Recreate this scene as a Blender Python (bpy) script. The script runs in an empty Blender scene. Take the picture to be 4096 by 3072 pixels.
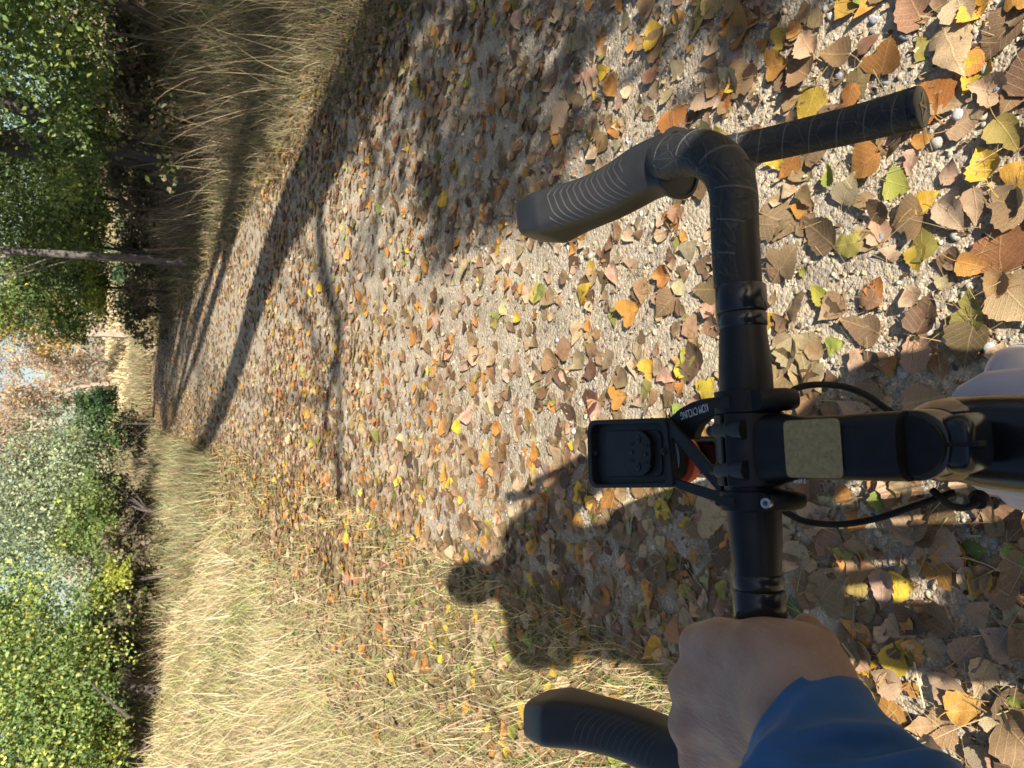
import bpy, bmesh, math, random
import numpy as np
from mathutils import Vector, Matrix, noise

random.seed(7)
rng = np.random.default_rng(7)
R = math.radians
scene = bpy.context.scene
COL = scene.collection

# ------------------------------------------------------------------ camera, sky, sun, exposure
H = 1.35                      # height of the phone above the path
PITCH = R(27.4)               # looking down
FPX = 769.0                   # focal length in pixels of a 1024 wide frame
CP, SP = math.cos(PITCH), math.sin(PITCH)
cam_d = bpy.data.cameras.new('camera')
cam = bpy.data.objects.new('camera', cam_d)
COL.objects.link(cam)
right = Vector((1, 0, 0)); fwd = Vector((0, CP, -SP)); up = Vector((0, SP, CP))
# the phone is held upright but the picture is stored on its side: picture left is up
M3 = Matrix((-up, right, -fwd)).transposed()
cam.matrix_world = Matrix.Translation((0, 0, H)) @ M3.to_4x4()
cam_d.sensor_fit = 'HORIZONTAL'; cam_d.sensor_width = 36.0
cam_d.lens = FPX / 1024 * 36.0
cam_d.clip_start = 0.02; cam_d.clip_end = 3000
cam_d.dof.use_dof = True
cam_d.dof.focus_distance = 0.78
cam_d.dof.aperture_fstop = 22.0
scene.camera = cam

SUN_AZ, SUN_EL = R(15.5), R(25.8)      # the sun stands behind the rider, a little to the right
LDIR = Vector((-math.sin(SUN_AZ) * math.cos(SUN_EL), math.cos(SUN_AZ) * math.cos(SUN_EL), -math.sin(SUN_EL)))
world = bpy.data.worlds.new('World'); scene.world = world
world.use_nodes = True
nt = world.node_tree
sky = nt.nodes.new('ShaderNodeTexSky'); sky.sky_type = 'NISHITA'; sky.sun_disc = False
sky.sun_elevation = SUN_EL; sky.sun_rotation = R(180) - SUN_AZ
sky.air_density = 1.0; sky.dust_density = 1.5; sky.ozone_density = 1.0
bg = nt.nodes['Background']; bg.inputs['Strength'].default_value = 0.055
nt.links.new(sky.outputs['Color'], bg.inputs['Color'])
sun_d = bpy.data.lights.new('sun', 'SUN'); sun_d.energy = 5.0; sun_d.angle = R(0.53); sun_d.color = (1.0, 0.94, 0.85)
sun = bpy.data.objects.new('sun', sun_d); COL.objects.link(sun)
sun.rotation_euler = LDIR.to_track_quat('-Z', 'Y').to_euler()
sun.location = (4, -12, 8)
scene.view_settings.view_transform = 'Standard'; scene.view_settings.look = 'None'
scene.view_settings.exposure = 1.4; scene.view_settings.gamma = 1.0
scene.view_settings.use_curve_mapping = False
scene.render.engine = 'CYCLES'
scene.cycles.use_denoising = True
scene.cycles.max_bounces = 6; scene.cycles.diffuse_bounces = 3; scene.cycles.glossy_bounces = 3
scene.cycles.transmission_bounces = 4; scene.cycles.transparent_max_bounces = 6

# ------------------------------------------------------------------ helpers
def ray(px, py):
    u, l = 512 - px, 384 - py
    return FPX * CP + u * SP, l, FPX * SP - u * CP        # forward, right, down per unit
def P(px, py, z):
    """the point at height z seen at (px, py) of the 1024x768 picture"""
    f, l, d = ray(px, py)
    t = (H - z) / d
    return Vector((l * t, f * t, z))
def PY(px, py, y):
    """the point at distance y ahead seen at (px, py)"""
    f, l, d = ray(px, py)
    t = y / f
    return Vector((l * t, y, H - d * t))

def smooth01(t):
    t = np.clip(t, 0, 1)
    return t * t * (3 - 2 * t)

def xc(y):
    y = np.asarray(y, float)
    return 0.55 - 0.028 * np.clip(y - 9, 0, 24) + 0.035 * np.clip(y - 33, 0, 60) ** 1.6
HALF = 1.36
def wob(x, y):
    return (0.5 * np.sin(1.7 * x + 0.9 * y + 1.0) + 0.3 * np.sin(3.9 * x - 2.3 * y) + 0.2 * np.sin(6.1 * y + 4.3 * x + 2.0))
def ground_h(x, y):
    x = np.asarray(x, float); y = np.asarray(y, float)
    c = xc(y)
    dl = np.clip(c - HALF - x, 0, None); dr = np.clip(x - c - HALF, 0, None)
    h = 1.0 * smooth01(dl / 6.0) + 0.72 * smooth01(dr / 5.0)
    h = h + 0.75 * smooth01((y - 30) / 45.0)
    off = smooth01((dl + dr) / 0.8)
    h = h + wob(x, y) * (0.006 + 0.045 * off)
    h = h + 0.35 * smooth01((y - 32) / 5) * off * np.exp(-((y - 37) / 7) ** 2)
    return h

def mesh_np(name, V, faces, cols=None, uvs=None, smooth=False):
    """mesh from numpy arrays; faces is a list of (n, k) index arrays; cols per vertex"""
    V = np.asarray(V, np.float32)
    me = bpy.data.meshes.new(name)
    me.vertices.add(len(V)); me.vertices.foreach_set('co', V.ravel())
    faces = [np.asarray(f, np.int32) for f in faces if len(f)]
    li = np.concatenate([f.ravel() for f in faces])
    sizes = np.concatenate([np.full(len(f), f.shape[1], np.int32) for f in faces])
    starts = np.concatenate([[0], np.cumsum(sizes)[:-1]]).astype(np.int32)
    me.loops.add(len(li)); me.loops.foreach_set('vertex_index', li)
    me.polygons.add(len(sizes)); me.polygons.foreach_set('loop_start', starts)
    if smooth:
        me.polygons.foreach_set('use_smooth', np.ones(len(sizes), bool))
    me.update(calc_edges=True)
    if cols is not None:
        a = me.color_attributes.new('Col', 'FLOAT_COLOR', 'POINT')
        c = np.ones((len(V), 4), np.float32); c[:, :3] = cols
        a.data.foreach_set('color', c.ravel())
    if uvs is not None:
        l = me.uv_layers.new(name='UVMap')
        l.data.foreach_set('uv', np.asarray(uvs, np.float32)[li].ravel())
    me.validate()
    return me

def link(name, me, mat=None, parent=None):
    o = bpy.data.objects.new(name, me); COL.objects.link(o)
    if mat is not None and not me.materials:
        me.materials.append(mat)
    if parent is not None:
        o.parent = parent
        root = parent
        while root.parent: root = root.parent
        if parent is root:
            o.matrix_parent_inverse = Matrix.Translation(-root.location)
    return o
def tag(o, label=None, cat=None, group=None, kind=None):
    if label: o['label'] = label
    if cat: o['category'] = cat
    if group: o['group'] = group
    if kind: o['kind'] = kind
    return o
def empty(name, loc):
    o = bpy.data.objects.new(name, None); COL.objects.link(o); o.location = loc
    o.empty_display_size = 0.2
    return o

class MB:
    """collects shapes for one mesh object (world coordinates)"""
    def __init__(s): s.v = []; s.f = []; s.uv = []
    def ring_skin(s, rings, cap0=True, cap1=True, closed=True, vs=None):
        n = len(rings[0]); b = len(s.v)
        for k, r in enumerate(rings):
            for i, p in enumerate(r):
                s.v.append(tuple(p)); s.uv.append((i / n, vs[k] if vs else k / max(1, len(rings) - 1)))
        m = n if closed else n - 1
        for k in range(len(rings) - 1):
            for i in range(m):
                a = b + k * n + i; c = b + k * n + (i + 1) % n
                s.f.append((a, c, c + n, a + n))
        if cap0: s.f.append(tuple(b + i for i in range(n - 1, -1, -1)))
        if cap1: s.f.append(tuple(b + (len(rings) - 1) * n + i for i in range(n)))
        return s
    def tube(s, pts, rad, sides=12, cap=True):
        pts = [Vector(p) for p in pts]
        if not hasattr(rad, '__len__'): rad = [rad] * len(pts)
        T = []
        for i in range(len(pts)):
            t = pts[min(i + 1, len(pts) - 1)] - pts[max(i - 1, 0)]
            T.append(t.normalized())
        n = T[0].orthogonal().normalized()
        up_ = Vector((0, 0, 1))
        if abs(T[0].dot(up_)) < 0.95:
            n = (up_ - T[0] * T[0].dot(up_)).normalized()
        rings = []; vs = [0.0]
        for i, p in enumerate(pts):
            n = (n - T[i] * n.dot(T[i])).normalized(); bn = T[i].cross(n)
            rings.append([p + (n * math.cos(2 * math.pi * k / sides) + bn * math.sin(2 * math.pi * k / sides)) * rad[i] for k in range(sides)])
            if i: vs.append(vs[-1] + (pts[i] - pts[i - 1]).length)
        return s.ring_skin(rings, cap, cap, vs=vs)
    def loft(s, secs, sides=20, cap=True):
        """secs: (centre, xaxis, yaxis, half_a, half_b, exponent)"""
        rings = []; vs = [0.0]; last = None
        for c, ax, ay, a, b, e in secs:
            c, ax, ay = Vector(c), Vector(ax).normalized(), Vector(ay).normalized()
            r = []
            for k in range(sides):
                t = 2 * math.pi * k / sides
                ct, st = math.cos(t), math.sin(t)
                r.append(c + ax * a * math.copysign(abs(ct) ** (2 / e), ct) + ay * b * math.copysign(abs(st) ** (2 / e), st))
            rings.append(r)
            if last is not None: vs.append(vs[-1] + (c - last).length)
            last = c
        return s.ring_skin(rings, cap, cap, vs=vs)
    def cyl(s, a, b, r, r2=None, sides=20):
        return s.tube([a, b], [r, r if r2 is None else r2], sides)
    def prism(s, outline, z0, z1, holes=()):
        b = len(s.v); n = len(outline)
        for z in (z0, z1):
            for p in outline: s.v.append((p[0], p[1], z)); s.uv.append((0, 0))
        s.f.append(tuple(b + i for i in range(n - 1, -1, -1))); s.f.append(tuple(b + n + i for i in range(n)))
        for i in range(n):
            j = (i + 1) % n
            s.f.append((b + i, b + j, b + n + j, b + n + i))
        return s
    def frame_prism(s, outer, inner, z0, z1):
        """a band between two outlines with the same number of points"""
        b = len(s.v); n = len(outer)
        for z in (z0, z1):
            for o_ in (outer, inner):
                for p in o_: s.v.append((p[0], p[1], z)); s.uv.append((0, 0))
        for i in range(n):
            j = (i + 1) % n
            o0, i0, o1, i1 = b, b + n, b + 2 * n, b + 3 * n
            s.f += [(o0 + i, i0 + i, i0 + j, o0 + j), (o1 + i, o1 + j, i1 + j, i1 + i),
                    (o0 + i, o0 + j, o1 + j, o1 + i), (i0 + i, i1 + i, i1 + j, i0 + j)]
        return s
    def sphere(s, c, r, sides=12, rings=8, scale=(1, 1, 1)):
        c = Vector(c); rr = []
        for k in range(1, rings):
            a = math.pi * k / rings
            rr.append([c + Vector((scale[0] * math.sin(a) * math.cos(2 * math.pi * i / sides), scale[1] * math.sin(a) * math.sin(2 * math.pi * i / sides), scale[2] * math.cos(a))) * r for i in range(sides)])
        return s.ring_skin(rr[::-1])
    def box(s, c, ax, ay, az, hx, hy, hz):
        c = Vector(c); ax, ay, az = Vector(ax).normalized(), Vector(ay).normalized(), Vector(az).normalized()
        r0 = [c - az * hz + ax * sx * hx + ay * sy * hy for sx, sy in ((-1, -1), (1, -1), (1, 1), (-1, 1))]
        r1 = [p + az * 2 * hz for p in r0]
        return s.ring_skin([r0, r1])
    def build(s, name, mat, parent=None, smooth=35, bevel=0, sub=0):
        me = bpy.data.meshes.new(name)
        me.from_pydata(s.v, [], s.f); me.update()
        l = me.uv_layers.new(name='UVMap')
        vi = np.zeros(len(me.loops), np.int32); me.loops.foreach_get('vertex_index', vi)
        l.data.foreach_set('uv', np.asarray(s.uv, np.float32)[vi].ravel())
        bm = bmesh.new(); bm.from_mesh(me); bmesh.ops.recalc_face_normals(bm, faces=bm.faces); bm.to_mesh(me); bm.free()
        if smooth:
            me.polygons.foreach_set('use_smooth', np.ones(len(me.polygons), bool))
            me.set_sharp_from_angle(angle=R(smooth))
        o = link(name, me, mat, parent)
        if bevel:
            m = o.modifiers.new('bevel', 'BEVEL'); m.width = bevel; m.segments = 2; m.limit_method = 'ANGLE'; m.angle_limit = R(40)
            m.harden_normals = False
        if sub:
            m = o.modifiers.new('sub', 'SUBSURF'); m.levels = sub; m.render_levels = sub
        return o

def rrect(pts, rad, seg=5):
    """round the corners of a polygon"""
    out = []; n = len(pts)
    for i in range(n):
        p = Vector(pts[i]).to_2d(); a = Vector(pts[i - 1]).to_2d(); b = Vector(pts[(i + 1) % n]).to_2d()
        r = rad[i] if hasattr(rad, '__len__') else rad
        d1 = (a - p); d2 = (b - p)
        r = min(r, d1.length * 0.49, d2.length * 0.49)
        p1 = p + d1.normalized() * r; p2 = p + d2.normalized() * r
        for k in range(seg + 1):
            t = k / seg
            out.append((1 - t) ** 2 * p1 + 2 * t * (1 - t) * p + t * t * p2)
    return out

def catmull(pts, per=6):
    pts = [Vector(p) for p in pts]; out = []
    q = [pts[0] * 2 - pts[1]] + pts + [pts[-1] * 2 - pts[-2]]
    for i in range(1, len(q) - 2):
        p0, p1, p2, p3 = q[i - 1:i + 3]
        for k in range(per):
            t = k / per
            out.append(0.5 * ((2 * p1) + (p2 - p0) * t + (2 * p0 - 5 * p1 + 4 * p2 - p3) * t * t + (3 * p1 - p0 - 3 * p2 + p3) * t ** 3))
    out.append(pts[-1])
    return out
def lerpn(vals, n):
    return list(np.interp(np.linspace(0, len(vals) - 1, n), range(len(vals)), vals))

# ------------------------------------------------------------------ materials
class NB:
    def __init__(s, name):
        s.m = bpy.data.materials.new(name); s.m.use_nodes = True
        s.t = s.m.node_tree; s.n = s.t.nodes; s.p = s.n['Principled BSDF']; s.out = s.n['Material Output']
    def node(s, typ, **kw):
        nd = s.n.new(typ)
        for k, v in kw.items():
            if k.startswith('i_'): 
                key = k[2:]
                key = int(key) if key.isdigit() else key.replace('_', ' ')
                nd.inputs[key].default_value = v
            else: setattr(nd, k, v)
        return nd
    def l(s, a, b): s.t.links.new(a, b)
    def ramp(s, fac, stops, interp='LINEAR'):
        r = s.n.new('ShaderNodeValToRGB'); r.color_ramp.interpolation = interp
        e = r.color_ramp.elements
        while len(e) < len(stops): e.new(0.5)
        for el, (p, c) in zip(e, stops):
            el.position = p; el.color = (*c, 1) if len(c) == 3 else c
        s.l(fac, r.inputs['Fac']); return r.outputs['Color']
    def math(s, op, a, b=None, c=None):
        m = s.n.new('ShaderNodeMath'); m.operation = op
        for i, x in enumerate((a, b, c)):
            if x is None: continue
            if hasattr(x, 'is_linked'): s.l(x, m.inputs[i])
            else: m.inputs[i].default_value = x
        return m.outputs[0]
    def mix(s, fac, a, b, mode='MIX'):
        m = s.n.new('ShaderNodeMix'); m.data_type = 'RGBA'; m.blend_type = mode
        for key, x in ((0, fac), (6, a), (7, b)):
            if hasattr(x, 'is_linked'): s.l(x, m.inputs[key])
            elif key == 0: m.inputs[0].default_value = x
            else: m.inputs[key].default_value = (*x, 1)
        return m.outputs[2]
    def noise(s, vec, scale, detail=3, rough=0.55):
        nd = s.node('ShaderNodeTexNoise'); nd.inputs['Scale'].default_value = scale
        nd.inputs['Detail'].default_value = detail; nd.inputs['Roughness'].default_value = rough
        if vec is not None: s.l(vec, nd.inputs['Vector'])
        return nd.outputs['Fac']
    def bump(s, h, strength=0.3, dist=0.002):
        b = s.node('ShaderNodeBump'); b.inputs['Strength'].default_value = strength; b.inputs['Distance'].default_value = dist
        s.l(h, b.inputs['Height']); s.l(b.outputs['Normal'], s.p.inputs['Normal']); return b
    def pos(s): return s.node('ShaderNodeNewGeometry').outputs['Position']
    def obj(s): return s.node('ShaderNodeTexCoord').outputs['Object']
    def uv(s): return s.node('ShaderNodeTexCoord').outputs['UV']
    def set(s, **kw):
        for k, v in kw.items(): s.p.inputs[k.replace('_', ' ')].default_value = v
        return s

def simple(name, base, rough=0.5, vary=0.25, scale=60, bump=0.15, metal=0.0, spec=0.5, dist=0.0006):
    b = NB(name); v = b.pos()
    f = b.noise(v, scale, 4)
    lo = tuple(c * (1 - vary) for c in base); hi = tuple(min(1, c * (1 + vary)) for c in base)
    b.l(b.ramp(f, [(0.3, lo), (0.7, hi)]), b.p.inputs['Base Color'])
    rr = b.node('ShaderNodeMapRange'); b.l(b.noise(v, scale * 0.35, 3), rr.inputs[0])
    rr.inputs[3].default_value = max(0.05, rough - 0.08); rr.inputs[4].default_value = min(1, rough + 0.1)
    b.l(rr.outputs[0], b.p.inputs['Roughness'])
    b.set(Metallic=metal); b.p.inputs['Specular IOR Level'].default_value = spec
    if bump: b.bump(b.noise(v, scale * 8, 2), bump, dist)
    return b.m

def translucent_leaf(name, vec_kind='attr', spots=True, trans=0.3, veins=False, satvar=True):
    """leaf material: its colour comes from the object colour or from the Col attribute"""
    b = NB(name)
    if vec_kind == 'object':
        oi = b.node('ShaderNodeObjectInfo'); col = oi.outputs['Color']
        v = b.obj()
        off = b.node('ShaderNodeVectorMath', operation='ADD'); b.l(v, off.inputs[0])
        cmb = b.node('ShaderNodeCombineXYZ'); b.l(b.math('MULTIPLY', oi.outputs['Random'], 37.0), cmb.inputs[0]); b.l(cmb.outputs[0], off.inputs[1])
        v = off.outputs[0]
    else:
        at = b.node('ShaderNodeAttribute', attribute_name='Col'); col = at.outputs['Color']; v = b.pos()
    if spots:
        big = b.noise(v, 38, 4, 0.6)
        col = b.mix(b.ramp(big, [(0.42, (0, 0, 0)), (0.62, (0.75, 0.75, 0.75))]), col, b.mix(1.0, col, (0.68, 0.52, 0.40), 'MULTIPLY'))
        sp = b.noise(v, 330, 3, 0.7)
        col = b.mix(b.ramp(sp, [(0.60, (0, 0, 0)), (0.68, (0.8, 0.8, 0.8))]), col, (0.035, 0.02, 0.012))
        li = b.noise(v, 140, 2)
        col = b.mix(b.ramp(li, [(0.55, (0, 0, 0)), (0.75, (0.35, 0.35, 0.35))]), col, b.mix(1.0, col, (1.5, 1.35, 1.25), 'MULTIPLY'))
    h = b.noise(v, 90, 3)
    if veins:
        sx = b.node('ShaderNodeSeparateXYZ'); b.l(b.uv(), sx.inputs[0])
        ax = b.math('ABSOLUTE', b.math('SUBTRACT', sx.outputs[0], 0.5))
        ph = b.math('SUBTRACT', b.math('MULTIPLY', sx.outputs[1], 7.0), b.math('MULTIPLY', ax, 5.0))
        vv = b.math('ABSOLUTE', b.math('SUBTRACT', b.math('FRACT', ph), 0.5))
        side = b.ramp(vv, [(0.0, (1, 1, 1)), (0.09, (0, 0, 0))])
        mid = b.ramp(ax, [(0.008, (1, 1, 1)), (0.025, (0, 0, 0))])
        vein = b.mix(1.0, side, mid, 'LIGHTEN')
        col = b.mix(b.mix(1.0, vein, (0.45, 0.45, 0.45), 'MULTIPLY'), col, b.mix(0.5, b.mix(1.0, col, (1.6, 1.5, 1.3), 'MULTIPLY'), (0.5, 0.35, 0.15)))
        h = b.math('ADD', h, b.math('MULTIPLY', vein, 0.4))
    b.l(col, b.p.inputs['Base Color'])
    b.set(Roughness=0.6); b.p.inputs['Specular IOR Level'].default_value = 0.3
    b.bump(h, 0.5, 0.002)
    if trans:
        tr = b.node('ShaderNodeBsdfTranslucent'); b.l(col, tr.inputs['Color'])
        ms = b.node('ShaderNodeMixShader'); ms.inputs[0].default_value = trans
        b.l(b.p.outputs[0], ms.inputs[1]); b.l(tr.outputs[0], ms.inputs[2]); b.l(ms.outputs[0], b.out.inputs['Surface'])
    return b.m

STONES = [(0.0, (0.095, 0.088, 0.084)), (0.14, (0.162, 0.159, 0.153)), (0.28, (0.286, 0.265, 0.230)), (0.42, (0.400, 0.336, 0.238)),
          (0.58, (0.324, 0.256, 0.168)), (0.72, (0.524, 0.442, 0.321)), (0.86, (0.228, 0.220, 0.214)), (0.95, (0.628, 0.548, 0.413))]
def m_gravel():
    b = NB('gravel'); v = b.pos()
    cols = []; hs = []
    for sc in (75, 190):
        vo = b.node('ShaderNodeTexVoronoi'); vo.inputs['Scale'].default_value = sc; b.l(v, vo.inputs['Vector'])
        sep = b.node('ShaderNodeSeparateColor'); b.l(vo.outputs['Color'], sep.inputs[0])
        cols.append(b.ramp(sep.outputs[0], STONES, 'CONSTANT'))
        hs.append(b.math('SUBTRACT', 1.0, vo.outputs['Distance']))
    m = b.ramp(b.noise(v, 14, 3), [(0.42, (0, 0, 0)), (0.58, (1, 1, 1))])
    c = b.mix(m, cols[0], cols[1])
    dirt = b.ramp(b.noise(v, 2.2, 4), [(0.32, (0.3, 0.3, 0.3)), (0.68, (0.8, 0.8, 0.8))])
    soil = b.ramp(b.noise(v, 5.5, 5, 0.65), [(0.34, (0.22, 0.175, 0.115)), (0.48, (0.41, 0.33, 0.22)), (0.64, (0.52, 0.425, 0.29))])
    c = b.mix(dirt, c, soil)
    grain = b.ramp(b.noise(v, 420, 2), [(0.3, (0.65, 0.65, 0.65)), (0.7, (1.25, 1.25, 1.25))])
    c = b.mix(1.0, c, grain, 'MULTIPLY')
    b.l(c, b.p.inputs['Base Color']); b.set(Roughness=0.9); b.p.inputs['Specular IOR Level'].default_value = 0.2
    b.bump(b.math('ADD', hs[0], b.math('MULTIPLY', hs[1], 0.5)), 0.7, 0.0045)
    return b.m
def m_soil():
    b = NB('grass_soil'); v = b.pos()
    c = b.ramp(b.noise(v, 0.55, 5, 0.6), [(0.35, (0.16, 0.14, 0.06)), (0.48, (0.30, 0.24, 0.12)), (0.62, (0.40, 0.31, 0.15)), (0.75, (0.22, 0.21, 0.08))])
    c = b.mix(b.ramp(b.noise(v, 22, 4, 0.7), [(0.35, (0, 0, 0)), (0.65, (0.7, 0.7, 0.7))]), c, (0.09, 0.07, 0.04))
    b.l(c, b.p.inputs['Base Color']); b.set(Roughness=0.95); b.p.inputs['Specular IOR Level'].default_value = 0.1
    b.bump(b.noise(v, 40, 5, 0.7), 0.8, 0.03)
    return b.m
def m_attr(name, rough=0.7, trans=0.0, bump=None, spec=0.3, mottled=0):
    b = NB(name); at = b.node('ShaderNodeAttribute', attribute_name='Col'); col = at.outputs['Color']
    v = b.pos()
    if mottled:
        col = b.mix(1.0, col, b.ramp(b.noise(v, mottled, 3), [(0.3, (0.65, 0.65, 0.65)), (0.7, (1.25, 1.25, 1.25))]), 'MULTIPLY')
    b.l(col, b.p.inputs['Base Color']); b.set(Roughness=rough); b.p.inputs['Specular IOR Level'].default_value = spec
    if bump: b.bump(b.noise(v, bump, 3), 0.4, 0.002)
    if trans:
        tr = b.node('ShaderNodeBsdfTranslucent'); b.l(col, tr.inputs['Color'])
        ms = b.node('ShaderNodeMixShader'); ms.inputs[0].default_value = trans
        b.l(b.p.outputs[0], ms.inputs[1]); b.l(tr.outputs[0], ms.inputs[2]); b.l(ms.outputs[0], b.out.inputs['Surface'])
    return b.m
def m_bark(name, c1, c2, pale=None):
    b = NB(name); v = b.pos()
    mp = b.node('ShaderNodeMapping'); mp.inputs['Scale'].default_value = (1, 1, 0.22); b.l(v, mp.inputs['Vector'])
    f = b.noise(mp.outputs[0], 22, 5, 0.65)
    c = b.ramp(f, [(0.35, c1), (0.65, c2)])
    if pale: c = b.mix(b.ramp(b.noise(v, 3.0, 3), [(0.52, (0, 0, 0)), (0.62, (1, 1, 1))]), c, pale)
    b.l(c, b.p.inputs['Base Color']); b.set(Roughness=0.9); b.bump(f, 0.9, 0.03)
    return b.m
def m_tape():
    """cork-like bar tape: spiral seams and an embossed pattern of star lines; UV v is metres along the bar"""
    b = NB('bar_tape'); sx = b.node('ShaderNodeSeparateXYZ'); b.l(b.uv(), sx.inputs[0]); v = b.pos()
    ph = b.math('FRACT', b.math('ADD', b.math('DIVIDE', sx.outputs[1], 0.021), sx.outputs[0]))
    seam = b.ramp(ph, [(0.0, (1, 1, 1)), (0.035, (1, 1, 1)), (0.06, (0, 0, 0))])
    vo = b.node('ShaderNodeTexVoronoi', feature='DISTANCE_TO_EDGE'); vo.inputs['Scale'].default_value = 75; b.l(v, vo.inputs['Vector'])
    lines = b.ramp(vo.outputs['Distance'], [(0.0, (1, 1, 1)), (0.02, (1, 1, 1)), (0.045, (0, 0, 0))])
    vo2 = b.node('ShaderNodeTexVoronoi', feature='DISTANCE_TO_EDGE'); vo2.inputs['Scale'].default_value = 130; b.l(v, vo2.inputs['Vector'])
    lines2 = b.ramp(vo2.outputs['Distance'], [(0.0, (0.6, 0.6, 0.6)), (0.03, (0, 0, 0))])
    dust = b.ramp(b.noise(v, 30, 4), [(0.4, (0, 0, 0)), (0.7, (0.35, 0.35, 0.35))])
    c = b.mix(dust, (0.012, 0.012, 0.013), (0.034, 0.032, 0.03))
    c = b.mix(b.mix(1.0, lines, (0.30, 0.30, 0.30), 'MULTIPLY'), c, (0.055, 0.054, 0.05))
    c = b.mix(b.mix(1.0, seam, (0.6, 0.6, 0.6), 'MULTIPLY'), c, (0.15, 0.14, 0.115))
    b.l(c, b.p.inputs['Base Color']); b.set(Roughness=0.5); b.p.inputs['Specular IOR Level'].default_value = 0.5
    hh = b.math('ADD', b.math('MULTIPLY', ph, 0.6), b.math('SUBTRACT', b.noise(v, 300, 2), b.math('ADD', b.math('MULTIPLY', lines, 0.8), b.math('MULTIPLY', lines2, 0.4))))
    b.bump(hh, 0.55, 0.0012)
    return b.m
def m_hood():
    """rubber hood: chevron grip grooves (UV) on a fine grain"""
    b = NB('hood_rubber'); sx = b.node('ShaderNodeSeparateXYZ'); b.l(b.uv(), sx.inputs[0]); v = b.pos()
    ax = b.math('ABSOLUTE', b.math('SUBTRACT', sx.outputs[0], 0.22))
    ph = b.math('FRACT', b.math('ADD', b.math('DIVIDE', sx.outputs[1], 0.0062), b.math('MULTIPLY', ax, 12.0)))
    ln = b.ramp(ph, [(0.0, (1, 1, 1)), (0.10, (1, 1, 1)), (0.2, (0, 0, 0))])
    zone = b.math('MULTIPLY', b.math('GREATER_THAN', sx.outputs[1], 0.035), b.math('LESS_THAN', sx.outputs[1], 0.112))
    zone = b.math('MULTIPLY', zone, b.math('LESS_THAN', ax, 0.20))
    ln = b.math('MULTIPLY', ln, zone)
    dust = b.ramp(b.noise(v, 45, 4), [(0.4, (0, 0, 0)), (0.75, (0.4, 0.4, 0.4))])
    c = b.mix(dust, (0.013, 0.013, 0.014), (0.032, 0.031, 0.029))
    c = b.mix(b.math('MULTIPLY', ln, 0.22), c, (0.12, 0.115, 0.105))
    b.l(c, b.p.inputs['Base Color']); b.set(Roughness=0.48)
    b.bump(b.math('SUBTRACT', b.math('MULTIPLY', b.noise(v, 900, 1), 0.35), ln), 0.4, 0.0008)
    return b.m
def m_skin():
    b = NB('skin'); v = b.pos()
    c = b.ramp(b.noise(v, 45, 4), [(0.3, (0.36, 0.20, 0.135)), (0.5, (0.43, 0.26, 0.175)), (0.72, (0.48, 0.295, 0.21))])
    c = b.mix(b.ramp(b.noise(v, 14, 2), [(0.5, (0, 0, 0)), (0.7, (0.5, 0.5, 0.5))]), c, (0.40, 0.18, 0.12))
    b.l(c, b.p.inputs['Base Color']); b.set(Roughness=0.5)
    b.p.inputs['Subsurface Weight'].default_value = 0.12; b.p.inputs['Subsurface Radius'].default_value = (0.008, 0.003, 0.0015)
    b.p.inputs['Subsurface Scale'].default_value = 0.6
    mp = b.node('ShaderNodeMapping'); mp.inputs['Scale'].default_value = (1, 0.35, 1); mp.inputs['Rotation'].default_value = (0, 0, 0.5); b.l(v, mp.inputs['Vector'])
    vo = b.node('ShaderNodeTexVoronoi'); vo.inputs['Scale'].default_value = 520; b.l(mp.outputs[0], vo.inputs['Vector'])
    b.bump(b.math('ADD', vo.outputs['Distance'], b.math('MULTIPLY', b.noise(mp.outputs[0], 120, 4), 2.0)), 0.5, 0.0009)
    return b.m
def m_cloth(name, base, scale=1600):
    b = NB(name); v = b.pos()
    wv = b.node('ShaderNodeTexChecker'); wv.inputs['Scale'].default_value = scale; b.l(v, wv.inputs['Vector'])
    c = b.ramp(b.noise(v, 35, 4), [(0.3, tuple(x * 0.8 for x in base)), (0.7, tuple(x * 1.2 for x in base))])
    b.l(c, b.p.inputs['Base Color']); b.set(Roughness=0.62); b.p.inputs['Sheen Weight'].default_value = 0.15
    b.bump(b.math('ADD', b.math('MULTIPLY', wv.outputs['Fac'], 0.3), b.noise(v, 700, 2)), 0.3, 0.0006)
    return b.m

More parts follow.
